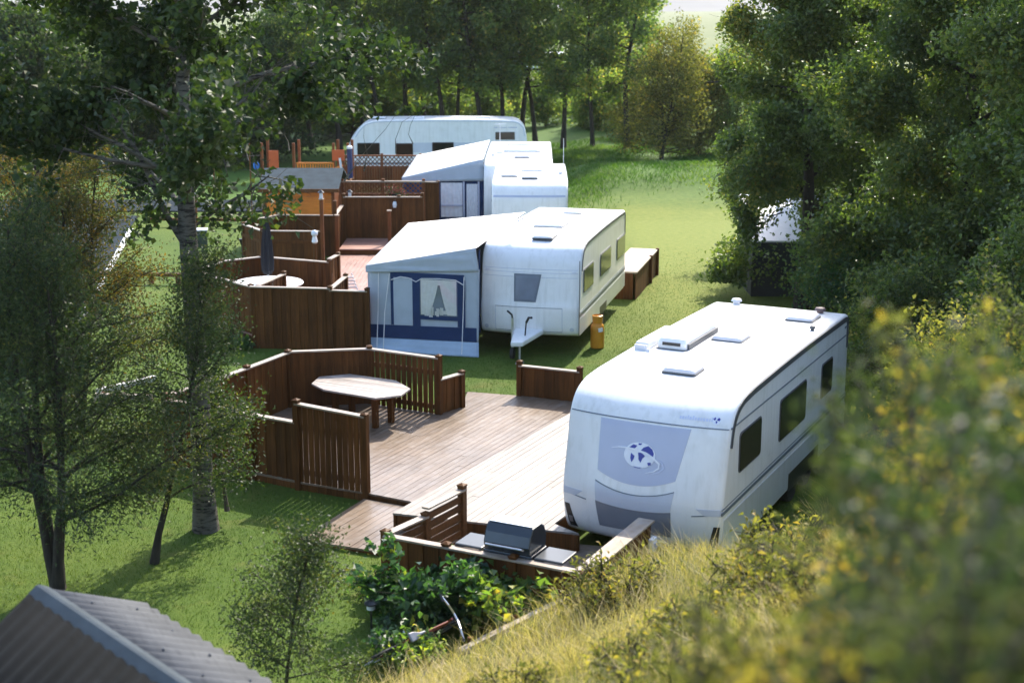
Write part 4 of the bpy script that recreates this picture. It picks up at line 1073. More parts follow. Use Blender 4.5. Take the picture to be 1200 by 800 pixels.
# solar garden lamp
def garden_lamp(label, loc, h=.41):
    o = thing('garden_lamp', label, 'lamp', loc)
    b = MB(); b.tube([(0, 0, 0), (0, 0, h * .7)], .014, 8); b.build('stake', M['black'], o)
    b = MB(); b.lathe([(.03, h * .68), (.055, h * .72), (.055, h * .88), (.03, h * .9)], n=12); b.build('lamp_body', M['globe'], o)
    b = MB(); b.lathe([(.085, h * .88), (.085, h * .92), (.04, h), (.01, h * 1.02)], n=14); b.build('lamp_cap', M['black'], o)
    return o
garden_lamp('small black solar lamp on a stake at the edge of the front lawn', (-1.78, 16.70, 0))

# ------------------------------------------------------------------ second deck and its enclosures
deck('timber_deck', 'brown timber deck with the white round table beyond the tall fence',
     [(-7.7, 34.4), (-7.13, 33.45), (-6.0, 32.05), (-3.26, 31.7), (-2.55, 38), (-2.6, 42.85), (-5.5, 42.9), (-5.5, 41.2), (-7.2, 41.3), (-7.9, 42.5), (-7.9, 43.3), (-7.3, 44.2), (-5.3, 44.3), (-5.3, 42.95), (-4.55, 36.6), (-6.5, 36.4), (-7.4, 35.7)][:5] + [(-2.6, 42.85), (-5.3, 42.9), (-4.9, 36.4), (-6.5, 36.4), (-7.4, 35.7)], (0.02, 1), .30, M['deck_red'], 0)
fence('deck_fence', 'tall dark brown board fence standing left of the navy awning', [run((-6.0, 31.98), (-4.14, 31.75), 1.46, zb=0, post0=None, post1=.05), run((-4.14, 31.75), (-3.28, 31.63), 1.42, zb=0, post0=None, post1=.07)])
fence('deck_fence', 'octagonal brown fence round the white table and closed parasol', [
    run((-6.02, 32.2), (-7.13, 33.42), 1.42, zb=.1), run((-7.13, 33.42), (-7.72, 34.45), 1.40, zb=.1), run((-7.72, 34.45), (-7.40, 35.75), 1.38, zb=.1),
    run((-7.40, 35.75), (-6.49, 36.44), 1.38, zb=.1), run((-6.49, 36.44), (-4.64, 35.62), 1.38, zb=.1), run((-4.64, 35.62), (-4.50, 36.3), 1.46, zb=.1)])
fence('deck_fence', 'short brown partition reaching in from the tall fence toward the white table', [run((-5.84, 32.10), (-5.47, 33.55), 1.46, zb=.3, post1=.06, post0=None)])
fence('deck_fence', 'short brown gate panel left ajar behind the tall fence', [run((-4.16, 31.86), (-3.98, 33.5), 1.42, zb=.3, post1=.05, post0=None)])
fence('deck_fence', 'brown fence round the deck corner in front of the orange cabin', [
    run((-5.56, 41.10), (-7.30, 41.2), 1.32, zb=0), run((-7.30, 41.2), (-8.09, 42.5), 1.32, zb=0), run((-8.09, 42.5), (-7.96, 43.4), 1.32, zb=0), run((-7.96, 43.4), (-7.35, 44.47), 1.32, zb=0), run((-7.35, 44.47), (-5.50, 44.35), 1.32, zb=0)])
deck('deck_step', 'raised red-brown step platform in front of the solid fence panel', [(-5.28, 42.95), (-2.7, 42.95), (-2.7, 45.05), (-5.28, 45.05)], (1, 0.0), .47, M['deck_red'], 0, skirtmat=M['stain'])
fence('deck_fence', 'solid brown fence panel at the back of the raised platform', [run((-5.36, 45.1), (-3.6, 45.1), 1.80, zb=.3, post0=.1), run((-3.6, 45.1), (-2.86, 45.1), 1.80, zb=.3, post1=.12)])
fence('deck_fence', 'narrow brown side panel with posts at the left of the platform', [run((-5.36, 42.85), (-5.40, 44.95), 1.55, zb=.1, post0=.42, post1=None)])

def post(name, label, loc, h, s_=.10, mat=None, group=None, lantern=True):
    o = thing(name, label, 'post', loc, 0, group)
    b = MB(); b.box((0, 0, h / 2), (s_, s_, h)); b.build('shaft', mat or M['stain_red'], o, bevel=.006)
    b = MB(); b.prism([(-.07, -.07, h), (.07, -.07, h), (.07, .07, h), (-.07, .07, h)], (0, 0, .03)); b.build('cap', M['cap'], o)
    if lantern:
        b = MB(); b.box((0, 0, h + .12), (.09, .09, .17)); l_ = b.build('lantern', M['globe'], o); b = MB(); b.lathe([(.10, h + .20), (.02, h + .28)], n=8); b.build('lantern_roof', M['black'], l_)
    return o
post('lantern_post', 'tall wooden lantern post at the corner of the fence before the orange cabin', (-5.52, 41.0, .1), 2.15)
post('deck_post', 'bare brown post at the left of the platform steps', (-5.28, 42.6, .3), 1.25, lantern=False)
post('deck_post', 'brown post standing on the platform before the solid fence panel', (-3.82, 44.0, .47), 1.02, lantern=False)
post('lantern_post', 'short lantern post by the left end of the solid fence panel', (-5.18, 45.3, .3), 1.42)
o = thing('wall_lantern', 'small white lantern hanging on the solid fence panel', 'lantern', (-3.73, 45.02, 1.55))
b = MB(); b.lathe([(.05, -.09), (.07, 0), (.05, .1)], n=10); b.build('shade', M['globe'], o); b = MB(); b.box((0, .03, .13), (.05, .10, .03)); b.build('bracket', M['black'], o)

def lattice_fence(label, x0, x1, y, z0, z1, zl, zb, red=False):
    o = thing('lattice_fence', label, 'fence', (x0, y, 0)); L = x1 - x0; mat = M['stain_red']
    b = MB(); n = int(L / .10)
    for k in range(n): b.box((L * (k + .5) / n, 0, (zb + zl) / 2), (L / n - .006, .022, zl - zb))
    b.build('board_panel', mat, o)
    b = MB(); h = z1 - zl; k = -h
    while k < L:
        for sg in (1, -1):
            xa, xb = (k, k + h) if sg > 0 else (k + h, k)
            a0, a1 = max(0, min(k, L)), min(L, k + h)
            if a1 - a0 < .02: continue
            za = zl + (a0 - k) if sg > 0 else zl + h - (a0 - k); zb_ = zl + (a1 - k) if sg > 0 else zl + h - (a1 - k)
            c = ((a0 + a1) / 2, .008 * sg, (za + zb_) / 2); l_ = math.hypot(a1 - a0, zb_ - za)
            b.box(c, (l_, .012, .034), 0, 0, -math.atan2(zb_ - za, a1 - a0))
        k += .17
    b.build('lattice', mat, o)
    b = MB(); b.box((L / 2, 0, z1 + .03), (L + .1, .12, .05)); b.build('cap_rail', M['orange_red'] if red else M['cap'], o) if not red else b.build('cap_rail', M['stain_red'], o)
    b = MB(); b.box((L / 2, 0, zl), (L, .06, .05)); b.build('mid_rail', mat, o)
    for f in (0, .5, 1):
        b = MB(); b.box((L * f, .012, (zb + z1 + .12) / 2), (.10, .10, z1 + .12 - zb)); b.build('post', mat, o)
    return o
lattice_fence('brown fence with a dark lattice top behind the solid panel and platform', -5.66, -2.95, 47.4, 0, 1.97, 1.58, .0)
fence('deck_fence', 'solid brown board panel meeting the front of the cream awning', [run((-2.93, 47.4), (-2.48, 47.4), 2.0, zb=0, post0=None, post1=.02)])
lattice_fence('red-brown fence with see-through lattice in front of the side-on caravan', -6.65, -3.6, 56.2, 0, 1.93, 1.53, .0, True)
o = thing('flower_basket', 'hanging basket of pink flowers on the lattice fence', 'flower basket', (-3.85, 47.25, 1.62))
b = MB(); b.lathe([(.03, -.16), (.13, -.10), (.17, 0), (.15, 0)], n=12); b.build('basket', M['black'], o)
rg = np.random.default_rng(5); P = rg.normal(size=(260, 3)) * [.14, .09, .09] + [0, 0, .06]
leaves('petal_foliage', P, .05, .045, M['petal'], o, rg); leaves('leaves', rg.normal(size=(260, 3)) * [.15, .1, .1], .06, .035, M['leaf_bush'], o, rg)

# white round table and parasol
t = thing('garden_table', 'round white table inside the octagonal fence', 'table', (-6.02, 34.55, .30))
b = MB(); b.lathe([(.60, .70), (.84, .705), (.86, .725), (.86, .745), (.84, .76), (.03, .765)], n=36); b.build('table_top', M['whiteplastic'], t)
for k in range(4):
    a = PI / 4 + k * PI / 2; b = MB(); b.tube([(.55 * math.cos(a), .55 * math.sin(a), .70), (.62 * math.cos(a), .62 * math.sin(a), 0)], .03, 8); b.build('leg', M['whiteplastic'], t)
pz = thing('parasol', 'closed black parasol standing up through the white table', 'parasol', (-6.02, 34.55, .30))
b = MB(); b.tube([(0, 0, 0), (0, 0, 2.35)], .022, 10); b.build('pole', M['whiteplastic'], pz)
b = MB(); vs = []; prof = [(.09, .95), (.155, 1.05), (.165, 1.3), (.14, 1.7), (.10, 2.05), (.05, 2.3), (.012, 2.36)]
for r_, z_ in prof:
    for k in range(16): a = 2 * PI * k / 16; q_ = r_ * (1.0 if k % 2 else .68); vs.append((q_ * math.cos(a), q_ * math.sin(a), z_))
b.add(vs, [(i * 16 + k, i * 16 + (k + 1) % 16, (i + 1) * 16 + (k + 1) % 16, (i + 1) * 16 + k) for i in range(len(prof) - 1) for k in range(16)]); b.build('canopy', M['parasol'], pz, smooth=False)
b = MB(); b.lathe([(.02, 2.34), (.03, 2.38), (.012, 2.42)], n=8); b.build('finial', M['black'], pz)

o = thing('globe_lamp', 'frosted globe lamp on a white pedestal before the cabin fence', 'lamp', (-5.62, 40.1, .0))
b = MB(); b.lathe([(.002, 1.30), (.05, 1.315), (.085, 1.35), (.10, 1.40), (.085, 1.45), (.05, 1.485), (.002, 1.5)], n=16); b.build('globe', M['globe'], o, smooth=True)
b = MB(); b.lathe([(.10, 0), (.10, .05), (.05, .12), (.045, 1.1), (.05, 1.12)], n=12); b.build('pedestal', M['stain'], o); b = MB(); b.lathe([(.055, 1.12), (.09, 1.16), (.06, 1.30)], n=12); b.build('lamp_base', M['whiteplastic'], o)

o = thing('folding_chair', 'folded white slatted chair leaning by the deck near the navy awning', 'chair', (-4.16, 35.9, .30), .25)
for k, zz in enumerate(np.linspace(.12, .62, 7)):
    b = MB(); w_ = lerp(.42, .16, zz / .7); b.box((lerp(.05, -.02, zz), lerp(-.12, .10, zz), zz), (w_, .02, .05), 0, .3); b.build('slat', M['whiteplastic'], o)
b = MB(); b.tube([(-.20, -.15, 0), (-.06, .08, .72)], .014, 6); b.tube([(.28, -.15, 0), (.06, .08, .72)], .014, 6); b.tube([(-.18, .3, 0), (-.06, .08, .72)], .014, 6); b.tube([(.26, .3, 0), (.06, .08, .72)], .014, 6); b.build('frame', M['whiteplastic'], o)

# orange cabin
o = thing('cabin', 'small bright orange wooden cabin with a grey felt roof', 'cabin', (-6.83, 45.45, 0))
b = MB(); n = 17
for k in range(n):
    z = .12 + k * .11; b.box((0, 0, z + .052), (2.2, .03, .104))
b.build('front_wall', M['orange_wood'], o, bevel=.004)
b = MB(); b.box((1.085, 1.3, 1.05), (.03, 2.5, 1.9)); b.box((-1.085, 1.3, 1.05), (.03, 2.5, 1.9)); b.box((0, 2.55, 1.05), (2.14, .03, 1.9))
b.prism([(1.07, .05, 2.0), (1.07, 2.55, 2.0), (1.07, 1.3, 2.42)], (.03, 0, 0)); b.build('side_wall', M['stain_red'], o)
for x_ in (-1.09, 1.09):
    b = MB(); b.box((x_, -.022, 1.03), (.10, .02, 1.95)); b.build('corner_board', M['stain_red'], o)
b = MB(); b.add([(-1.3, -.22, 1.99), (1.3, -.22, 1.99), (1.3, 1.3, 2.50), (-1.3, 1.3, 2.50), (1.3, 2.8, 1.99), (-1.3, 2.8, 1.99)], [(0, 1, 2, 3), (3, 2, 4, 5)]); b.build('roof', M['roof_slate'], o, solid=.05)
b = MB(); b.box((0, -.235, 1.97), (2.62, .03, .11)); b.build('fascia', M['stain_h'], o)
b = MB(); b.box((.45, -.03, .95), (.75, .03, 1.6)); b.build('door', M['orange_wood'], o)

# play tower behind the cabin
o = thing('play_tower', 'wooden play tower with orange panels and slatted railing behind the cabin', 'play tower', (-7.3, 53.6, 0))
for x_ in (-2.1, -.9, .6, 1.15):
    for y_ in (0, 1.4):
        b = MB(); b.box((x_, y_, 1.35), (.10, .10, 2.7)); b.build('post', M['stain_red'], o)
b = MB(); b.box((-.5, .7, 1.25), (3.4, 1.5, .06)); b.build('platform', M['stain_h'], o)
b = MB()
for k in range(15): b.box((-.75 + k * .095, -.05, 1.62), (.05, .02, .66))
b.box((-.1, -.05, 1.95), (1.4, .06, .06)); b.build('railing', M['orange_wood'], o)
b = MB(); b.box((-1.65, -.06, 1.95), (.36, .03, .95)); b.build('panel', M['orange_red'], o); b = MB(); b.box((.78, -.06, 2.25), (.46, .03, .40)); b.build('panel', M['orange_red'], o)
b = MB(); b.box((.35, -.09, 1.55), (1.35, .06, .09), 0, 0, -.52); b.build('handrail', M['orange_wood'], o)
b = MB(); b.tube([(1.22, -.12, 1.4), (1.22, -.12, 2.5)], .10, 10); b.build('slide_tube', M['navy_pl'], o); b = MB(); b.lathe([(.11, 2.5), (.11, 2.58), (.03, 2.62)], (1.22, -.12, 0), 10); b.build('tube_cap', M['whiteplastic'], o)
b = MB(); b.tube([(.9, -.12, 1.7), (.84, -.12, 2.15)], .045, 8); b.build('grip_bar', M['whiteplastic'], o)
o = MB()
o.lathe([(.05, 0), (.11, .05), (.12, .2), (.07, .27)], (-9.6, 53.5, 1.72), 12); o = o.build('water_barrel', M['bright_blue']); tag1(o, 'bright blue plastic tub hung at the left of the play tower', 'tub')
o.location = (0, 0, 0)
o = thing('laundry_line', 'clothes line on two poles with a white and pale blue cloth', 'clothes line', (-10.6, 53.5, 0))
b = MB(); b.tube([(-.6, 0, 0), (-.62, 0, 2.75)], .03, 6); b.tube([(.75, .1, 0), (.75, .1, 2.75)], .03, 6); b.build('pole', M['stain_h'], o)
b = MB(); b.tube([(-.62, 0, 2.7), (.1, .05, 2.62), (.75, .1, 2.7)], .008, 4); b.build('line', M['whiteplastic'], o)
b = MB(); b.grid(lambda s_, t: (-.25 + .72 * s_, .05 + .05 * math.sin(9 * s_ + t), 2.64 - .34 * t + .03 * math.sin(14 * s_)), 14, 6); b.build('cloth', M['curtain'], o, smooth=True, solid=.01)

# compost box, torch lamp, rails on the left lawn
o = thing('compost_bin', 'dark green compost bin on legs on the left lawn', 'compost bin', (-9.92, 44.9, 0), .15)
b = MB(); b.box((0, 0, .47), (.40, .40, .56)); b.build('bin', M['green_box'], o, bevel=.02); b = MB(); b.box((0, 0, .775), (.45, .45, .04)); b.build('lid', M['hatch'], o, bevel=.01)
for sx in (-.16, .16):
    for sy in (-.16, .16):
        b = MB(); b.box((sx, sy, .1), (.05, .05, .2)); b.build('leg', M['green_box'], o)
o = thing('garden_torch', 'thin black garden torch on the grass beside the cabin fence', 'garden torch', (-8.45, 44.0, 0))
b = MB(); b.tube([(0, 0, 0), (0, 0, .45)], .018, 6); b.build('stake', M['black'], o); b = MB(); b.lathe([(.03, .42), (.10, .62), (.08, .62)], n=8); b.build('bowl', M['black'], o)

def rail(label, p0, p1, h=.28, n=5, mat='timber'):
    p0, p1 = Vector(p0), Vector(p1); e = p1 - p0; L = e.length; o = thing('low_timber_rail', label, 'rail', (p0.x, p0.y, 0), math.atan2(e.y, e.x))
    b = MB(); b.box((L / 2, 0, h), (L, .14, .10)); b.build('beam', M[mat], o, bevel=.01)
    for k in range(n):
        b = MB(); b.box((L * (k + .5) / n, 0, h / 2 - .02), (.12, .12, h)); b.build('post', M['stain'], o)
rail('low weathered timber rail crossing the lawn behind the compost bin', (-13.2, 50.6), (-8.9, 50.3), mat='stain_h')
rail('low dark timber rail crossing the lawn behind the big aspen trunk', (-12.2, 39.9), (-8.3, 39.6), mat='stain_h')
plank('stone_kerb', 'long white kerb between the lawn and the paved yard', (-13.45, 49.8, .07), (-10.85, 35.1, .07), .16, .2, paint('white_kerb', (.62, .62, .60), .7, .2, 3), 'kerb')
plank('stone_kerb', 'short pale kerb end beside the slim tree on the left lawn', (-8.45, 28.0, .10), (-7.55, 29.1, .10), .12, .2, paint('pale_kerb', (.5, .48, .44), .7, .2, 3), 'kerb')
plank('timber_border', 'low grey timber border on the lawn behind the slim tree', (-8.4, 27.6, .12), (-7.2, 27.5, .12), .12, .2, M['timber'], 'timber edging')
o = thing('marker_stake', 'thin brown stake with a white tip by the lawn rail', 'stake', (-11.4, 50.9, 0)); b = MB(); b.box((0, 0, .5), (.12, .12, 1.0)); b.build('shaft', M['stain'], o); b = MB(); b.box((0, 0, 1.08), (.14, .14, .18)); b.build('tip', M['whiteplastic'], o)

# timber box behind the middle caravan
BH = .72
o = thing('storage_box', 'long brown timber box with a pale lid behind the middle caravan', 'storage box', (3.42, 39.45, 0), -.2465)
b = MB(); n = 36
for k in range(n):
    y_ = -1.85 + 3.7 * (k + .5) / n; b.box((.36, y_, BH / 2), (.025, .096, BH)); b.box((-.36, y_, BH / 2), (.025, .096, BH))
for k in range(7):
    x_ = -.30 + .6 * (k + .5) / 7; b.box((x_, -1.85, BH / 2), (.08, .025, BH)); b.box((x_, 1.85, BH / 2), (.08, .025, BH))
b.build('side_boards', M['stain'], o); b = MB(); b.box((0, 0, BH + .025), (.82, 3.8, .05)); b.build('lid', M['timber'], o, bevel=.008)
for y_ in (.6, 1.86):
    b = MB(); b.box((.40, y_, BH / 2 + .04), (.09, .09, BH + .08)); b.build('post', M['stain'], o)

# storage shed under the right-hand trees
o = thing('shed', 'dark shed with a white roof half hidden under the right-hand trees', 'shed', (7.95, 39.2, 0))
b = MB(); b.box((0, -1.2, .75), (2.9, .05, 1.5)); b.box((-1.42, 0, .75), (.05, 2.35, 1.5)); b.box((1.42, 0, .75), (.05, 2.35, 1.5)); b.box((0, 1.2, 1.1), (2.9, .05, 2.2)); b.build('wall', M['darkwall'], o)
b = MB(); b.add([(-1.5, -1.28, 1.52), (1.6, -1.28, 1.52), (1.6, 1.3, 2.45), (-1.5, 1.3, 2.45)], [(0, 1, 2, 3)]); b.build('roof', M['whiteplastic'], o, solid=.05)

# corrugated shed in the near left corner
ridge_d = Vector((.673, -.74)); perp = Vector((.74, .673))
o = thing('garden_shed', 'corrugated metal shed roof in the near left corner of the lawn', 'shed', (-4.02, 11.30, 0), math.atan2(ridge_d.y, ridge_d.x))
# local x along ridge (toward viewer), local y to the right slope; ridge at z 2.88
zr = 2.88
def corr(y0, z0, y1, z1, L, amp=.017):
    b = MB(); n = int(L / .0225)
    vs = []
    for i in range(n + 1):
        x = L * i / n; a = amp * math.sin(2 * PI * x / .18)
        for (yy, zz) in ((y0, z0), (y1, z1)): vs.append((x, yy, zz + a))
    b.add(vs, [(2 * i, 2 * i + 1, 2 * i + 3, 2 * i + 2) for i in range(n)]); return b
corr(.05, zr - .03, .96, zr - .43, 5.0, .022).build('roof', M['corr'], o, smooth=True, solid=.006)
corr(-.10, zr - .03, -1.7, zr - 1.12, 5.0, .012).build('roof', M['corr_shade'], o, smooth=True, solid=.006)  # left slope: shade comes from its darkened sheet colour and steeper pitch
b = MB(); b.prism([(-.03, -.14, zr - .075), (-.03, -.015, zr + .018), (-.03, .015, zr + .018), (-.03, .10, zr - .03), (-.03, .10, zr - .04), (-.03, 0, zr + .006), (-.03, -.14, zr - .088)], (5.1, 0, 0)); b.build('ridge_cap', paint('ridge_flashing', (.035, .048, .060), .6, .2, 5, spec=.15), o)
b = MB(); b.box((2.5, .85, 1.18), (4.8, .06, 2.36)); b.box((2.5, -1.55, .8), (4.8, .06, 1.6)); b.prism([(.1, -1.6, 0), (.1, .86, 0), (.1, .86, zr - .44), (.1, 0, zr - .08), (.1, -1.6, zr - 1.12)], (.05, 0, 0)); b.build('wall', M['darkwall'], o)
b = MB()
for k in range(8):
    for f in (.3, .75): b.lathe([(.012, 0), (.012, .012), (.004, .02)], (.3 + k * .61, lerp(.05, .96, f), lerp(zr - .03, zr - .43, f) + .008), 6)
b.build('screw', M['trim'], o)

# far white greenhouse behind the trees
o = thing('greenhouse', 'long low white building far behind the poplar trunks', 'building', (2.2, 172, 0))
b = MB(); b.box((0, 0, .9), (7.5, 3, 1.8)); b.build('wall', M['whiteplastic'], o); b = MB(); b.prism([(-3.9, -1.7, 1.8), (-3.9, 1.7, 1.8), (-3.9, 0, 2.5)], (7.8, 0, 0)); b.build('roof', M['roofwhite'], o)

# ------------------------------------------------------------------ vegetation
# the big aspen at the left
rg = np.random.default_rng(21)
tp = [(0, 0, 0), (-.01, .02, .7), (0, 0, 1.5), (0, .02, 2.3), (-.01, 0, 3.1), (-.03, .02, 3.9), (-.04, 0, 4.7), (-.03, .02, 5.6), (0, 0, 6.6), (.04, 0, 7.6), (.07, .02, 8.8), (.1, 0, 10.2)]
tubes, anchors = skeleton(rg, 10, .148, 26, .52, lambda g: 2.9 * (1 - g) ** .6 + .7, (.32, .85), 9, .55, trunk_pts=tp, droop=.02, power=2.6, bthick=.6)
RULE = lambda P: 4.5 + np.clip((P[..., 0] - .1) / 1.2, 0, 1) * 1.75
tubes = [t for i, t in enumerate(tubes) if i == 0 or t[0][-1][2] > RULE(t[0][-1]) - .2]
def limb(p0, pts, r):
    tubes.append((np.array([p0] + pts), list(np.linspace(r, .012, len(pts) + 1))))
    for i in range(1, len(pts)):
        for s_ in range(5):
            d = unit(rg.normal(size=3) + unit(np.array(pts[i]) - np.array(pts[i - 1]))); sp = path(pts[i - 1] + (np.array(pts[i]) - np.array(pts[i - 1])) * rg.random(), d, rg.uniform(.5, 1.1), 3, rg, .2, -.05)
            tubes.append((np.array(sp), [.012, .008, .005, .003]))
            for a_, b_ in zip(sp[:-1], sp[1:]): anchors.append((a_, b_, 100 + len(tubes) % 20))
A3 = lambda *p: [np.array(q_) for q_ in p]
limb((-.03, 0, 4.25), A3((-.30, -.05, 4.75), (-.47, -.08, 5.2), (-.67, -.1, 5.7), (-.95, -.1, 6.15), (-1.3, -.1, 6.6)), .052)
limb((-.04, 0, 5.0), A3((.25, -.08, 5.4), (.52, -.12, 5.78), (.72, -.14, 6.3), (1.0, -.16, 6.5), (1.55, -.2, 6.7)), .048)
limb((-.04, 0, 5.05), A3((-.2, .1, 5.5), (-.32, .12, 6.0), (-.42, .15, 6.6), (-.5, .2, 7.4)), .048)
limb((-.04, 0, 4.55), A3((.25, .2, 4.75), (.55, .3, 4.95), (.85, .35, 5.12), (1.1, .35, 5.3)), .026)
limb((-.04, 0, 5.2), A3((-.65, -.3, 5.7), (-1.3, -.4, 6.05), (-2.0, -.5, 6.3), (-2.7, -.5, 6.5)), .034)
plant('aspen_tree', 'big aspen with banded pale trunk in front of the decks at the left', 'tree', (-4.62, 20.25, 0), (tubes, anchors), 52000, .115, .098, M['leaf_aspen'], M['bark_birch'], rg, .13, flat=.25, bias=(0, 0, -.25), sides=12,
      minz=lambda P, r: ((P[:, 2] > RULE(P)) | ((P[:, 2] > 4.3) & (P[:, 0] < 1.5) & (r.random(len(P)) < .30))) & (vnoise(P[:, 0] * 1.0, P[:, 2] + P[:, 1] * .6, 2.3, 5) > -.16 + .18 * r.random(len(P)) - .30 * (P[:, 0] < -1.2)) & ~((np.abs(P[:, 0] + .02) < .24) & (P[:, 1] < .1) & (r.random(len(P)) < .85)))
# leafy shoots round the trunk's foot
rg = np.random.default_rng(22)
sk = skeleton(rg, 1.9, .03, 16, .2, lambda g: .5, (.3, .9), 5, .5, twig=True)
plant('aspen_sapling', 'clump of leafy suckers growing round the big aspen trunk', 'sapling', (-4.35, 20.55, .2), sk, 1500, .075, .055, M['leaf_aspen'], M['bark'], rg, .10)

# willow at far left, several stems
def willow(seed, stems, H, nl, label, loc, lmat, spread=.13, L=.075, W=.02, name='willow_tree', width=1.0, start=.22, subs=8, nb=22, r0=.085, cat='tree'):
    rg = np.random.default_rng(seed); T_ = []; A_ = []
    for k in range(stems):
        a = k * 2.4 + rg.uniform(0, 1)
        t, an = skeleton(rg, H * rg.uniform(.8, 1.0), r0 * rg.uniform(.7, 1), nb, start, lambda g: width * (1.5 * (1 - g) ** .7 + .35), (.35, 1.0), subs, .5, lean=(.16 * math.cos(a), .16 * math.sin(a)), droop=.02)
        T_ += t; A_ += [(x, y, z + 60 * k) for x, y, z in an]
    return plant(name, label, cat, loc, (T_, A_), nl, L, W, lmat, M['bark_dark'], rg, spread, flat=.2, follow=1.2)
willow(31, 4, 5.2, 48000, 'many-stemmed willow at the far left behind the metal roof', (-6.15, 18.0, 0), M['leaf_willow'], width=1.0, L=.075, W=.020, start=.2)
willow(32, 1, 4.9, 17000, 'slim young tree between the willow and the big aspen', (-5.08, 18.95, 0), M['leaf_willow'], width=.62, start=.2, nb=30, r0=.065, name='young_willow', L=.06, W=.024)
willow(33, 1, 2.25, 8500, 'grey-green sapling on the lawn beside the metal roof', (-2.58, 14.75, 0), M['leaf_willow'], width=.52, start=.12, nb=18, r0=.022, name='willow_sapling', L=.055, W=.022, cat='sapling')
willow(34, 4, 5.1, 34000, 'rust-tinted shrub behind the willow at the left edge', (-8.1, 25.6, 0), M['leaf_rust'], width=1.1, L=.07, W=.03, name='rusty_shrub', cat='shrub')
willow(35, 3, 5.6, 24000, 'tall willow cut by the left edge of the picture', (-8.1, 19.6, 0), M['leaf_willow'], width=1.1)

# leafy bushes in the flower bed before the grill
def bush(seed, label, loc, H, wd, nl, L, W, lmat, name='currant_bush', cat='bush'):
    rg = np.random.default_rng(seed); T_ = []; A_ = []
    for k in range(9):
        a = k * .7 + rg.uniform(0, .4); el = rg.uniform(.5, 1.3)
        p = path((.08 * math.cos(a), .08 * math.sin(a), 0), (math.cos(a) * math.cos(el) * wd, math.sin(a) * math.cos(el) * wd, math.sin(el)), H * rg.uniform(.7, 1.05), 5, rg, .12, -.02)
        T_.append((np.array(p), list(np.linspace(.012, .004, 6))))
        for i in range(1, 5):
            for s_ in range(3):
                sp = path(p[i], unit(rg.normal(size=3) + np.array([math.cos(a), math.sin(a), .2])), H * .32, 2, rg, .2)
                T_.append((np.array(sp), [.006, .004, .003])); A_ += [(sp[0], sp[1], k), (sp[1], sp[2], k)]
    return plant(name, label, cat, loc, (T_, A_), nl, L, W, lmat, M['bark_dark'], rg, .06, flat=1.0, trunkname='stems', crown='foliage')
bush(41, 'large dark green leafy bush in front of the low grill fence', (-1.16, 16.85, 0), 1.22, .78, 2600, .13, .10, M['leaf_bush'])
bush(42, 'yellow-green bush beside the retaining plank before the grill', (-.12, 16.62, .15), .72, .9, 900, .14, .11, M['leaf_lime'], 'rhubarb_plant')
bush(43, 'small pale yellow plant left of the large dark green bush', (-1.86, 17.75, 0), .42, .8, 240, .09, .05, M['leaf_lime'], 'lupin_plant', 'plant')
bush(44, 'low weedy plant under the front of the big bush by the bicycle', (-1.30, 15.86, .05), .50, 1.0, 900, .10, .075, M['leaf_bush'], 'weed_clump', 'plant')
bush(47, 'grassy weed tuft growing over the bicycle beside the plank', (-1.16, 15.60, .10), .42, .9, 800, .10, .045, M['leaf_lime'], 'weed_clump', 'plant')
bush(45, 'flower clump with dark leaves along the foot of the octagonal fence', (-6.75, 32.4, 0), .5, 1.2, 700, .08, .05, M['leaf_bush'], 'flower_clump', 'plant')
bush(46, 'dark low plant at the left corner of the tall fence', (-6.3, 31.9, 0), .4, 1.2, 500, .08, .05, M['leaf_bush'], 'flower_clump', 'plant')

# right-hand trees
def broad(seed, H, r0, nb, start, blen, nl, L, W, lmat, label, loc, name='poplar_tree', spread=.2, subs=9, bark='bark_dark', cat='tree', minz=.5, stems=1, group=None):
    rg = np.random.default_rng(seed); T_ = []; A_ = []
    for k in range(stems):
        a = k * 2.2
        t, an = skeleton(rg, H * (1 - .12 * k), r0, nb, start, blen, (.1, .95), subs, .5, lean=(.10 * math.cos(a) * (stems > 1), .10 * math.sin(a) * (stems > 1)), droop=.03)
        T_ += t; A_ += [(x, y, z + 80 * k) for x, y, z in an]
    if callable(minz): T_ = [t for i, t in enumerate(T_) if i == 0 or t[0][-1][0] > -1.9 or t[0][-1][2] > 5.5]
    return plant(name, label, cat, loc, (T_, A_), nl, L, W, lmat, M[bark], rg, spread, flat=.3, minz=minz, group=group)
broad(51, 10.5, .20, 40, .10, lambda g: 2.5 * (1 - g) ** .55 + .6, 150000, .115, .082, M['leaf_poplar'], 'dense dark poplar standing left of the white-roofed shed', (7.6, 36.4, 0), minz=lambda P, r: (P[:, 2] > .4) & (P[:, 0] > -1.95 - .35 * np.sin(P[:, 2] * 2.1) - .4 * r.random(len(P))) & ~((P[:, 2] < 2.75) & (P[:, 0] > -1.35) & (P[:, 0] < .35) & (r.random(len(P)) > .10)))
broad(52, 11.5, .22, 40, .08, lambda g: 3.1 * (1 - g) ** .55 + .6, 150000, .115, .082, M['leaf_poplar'], 'dense dark poplar on the slope right of the white-roofed shed', (10.4, 32.0, tz(10.4, 32.0) - .1))
broad(53, 8.5, .16, 30, .06, lambda g: 2.5 * (1 - g) ** .5 + .5, 90000, .11, .08, M['leaf_poplar'], 'leafy poplar at the right edge nearest the slope', (10.6, 26.5, tz(10.6, 26.5) - .1))
broad(54, 3.0, .05, 22, .05, lambda g: 1.5 * (1 - g) ** .5 + .3, 15000, .09, .06, M['leaf_bush'], 'bright green bush hiding the right half of the shed', (8.6, 33.2, 0), 'leafy_bush', .14, cat='bush', minz=.05, stems=3)
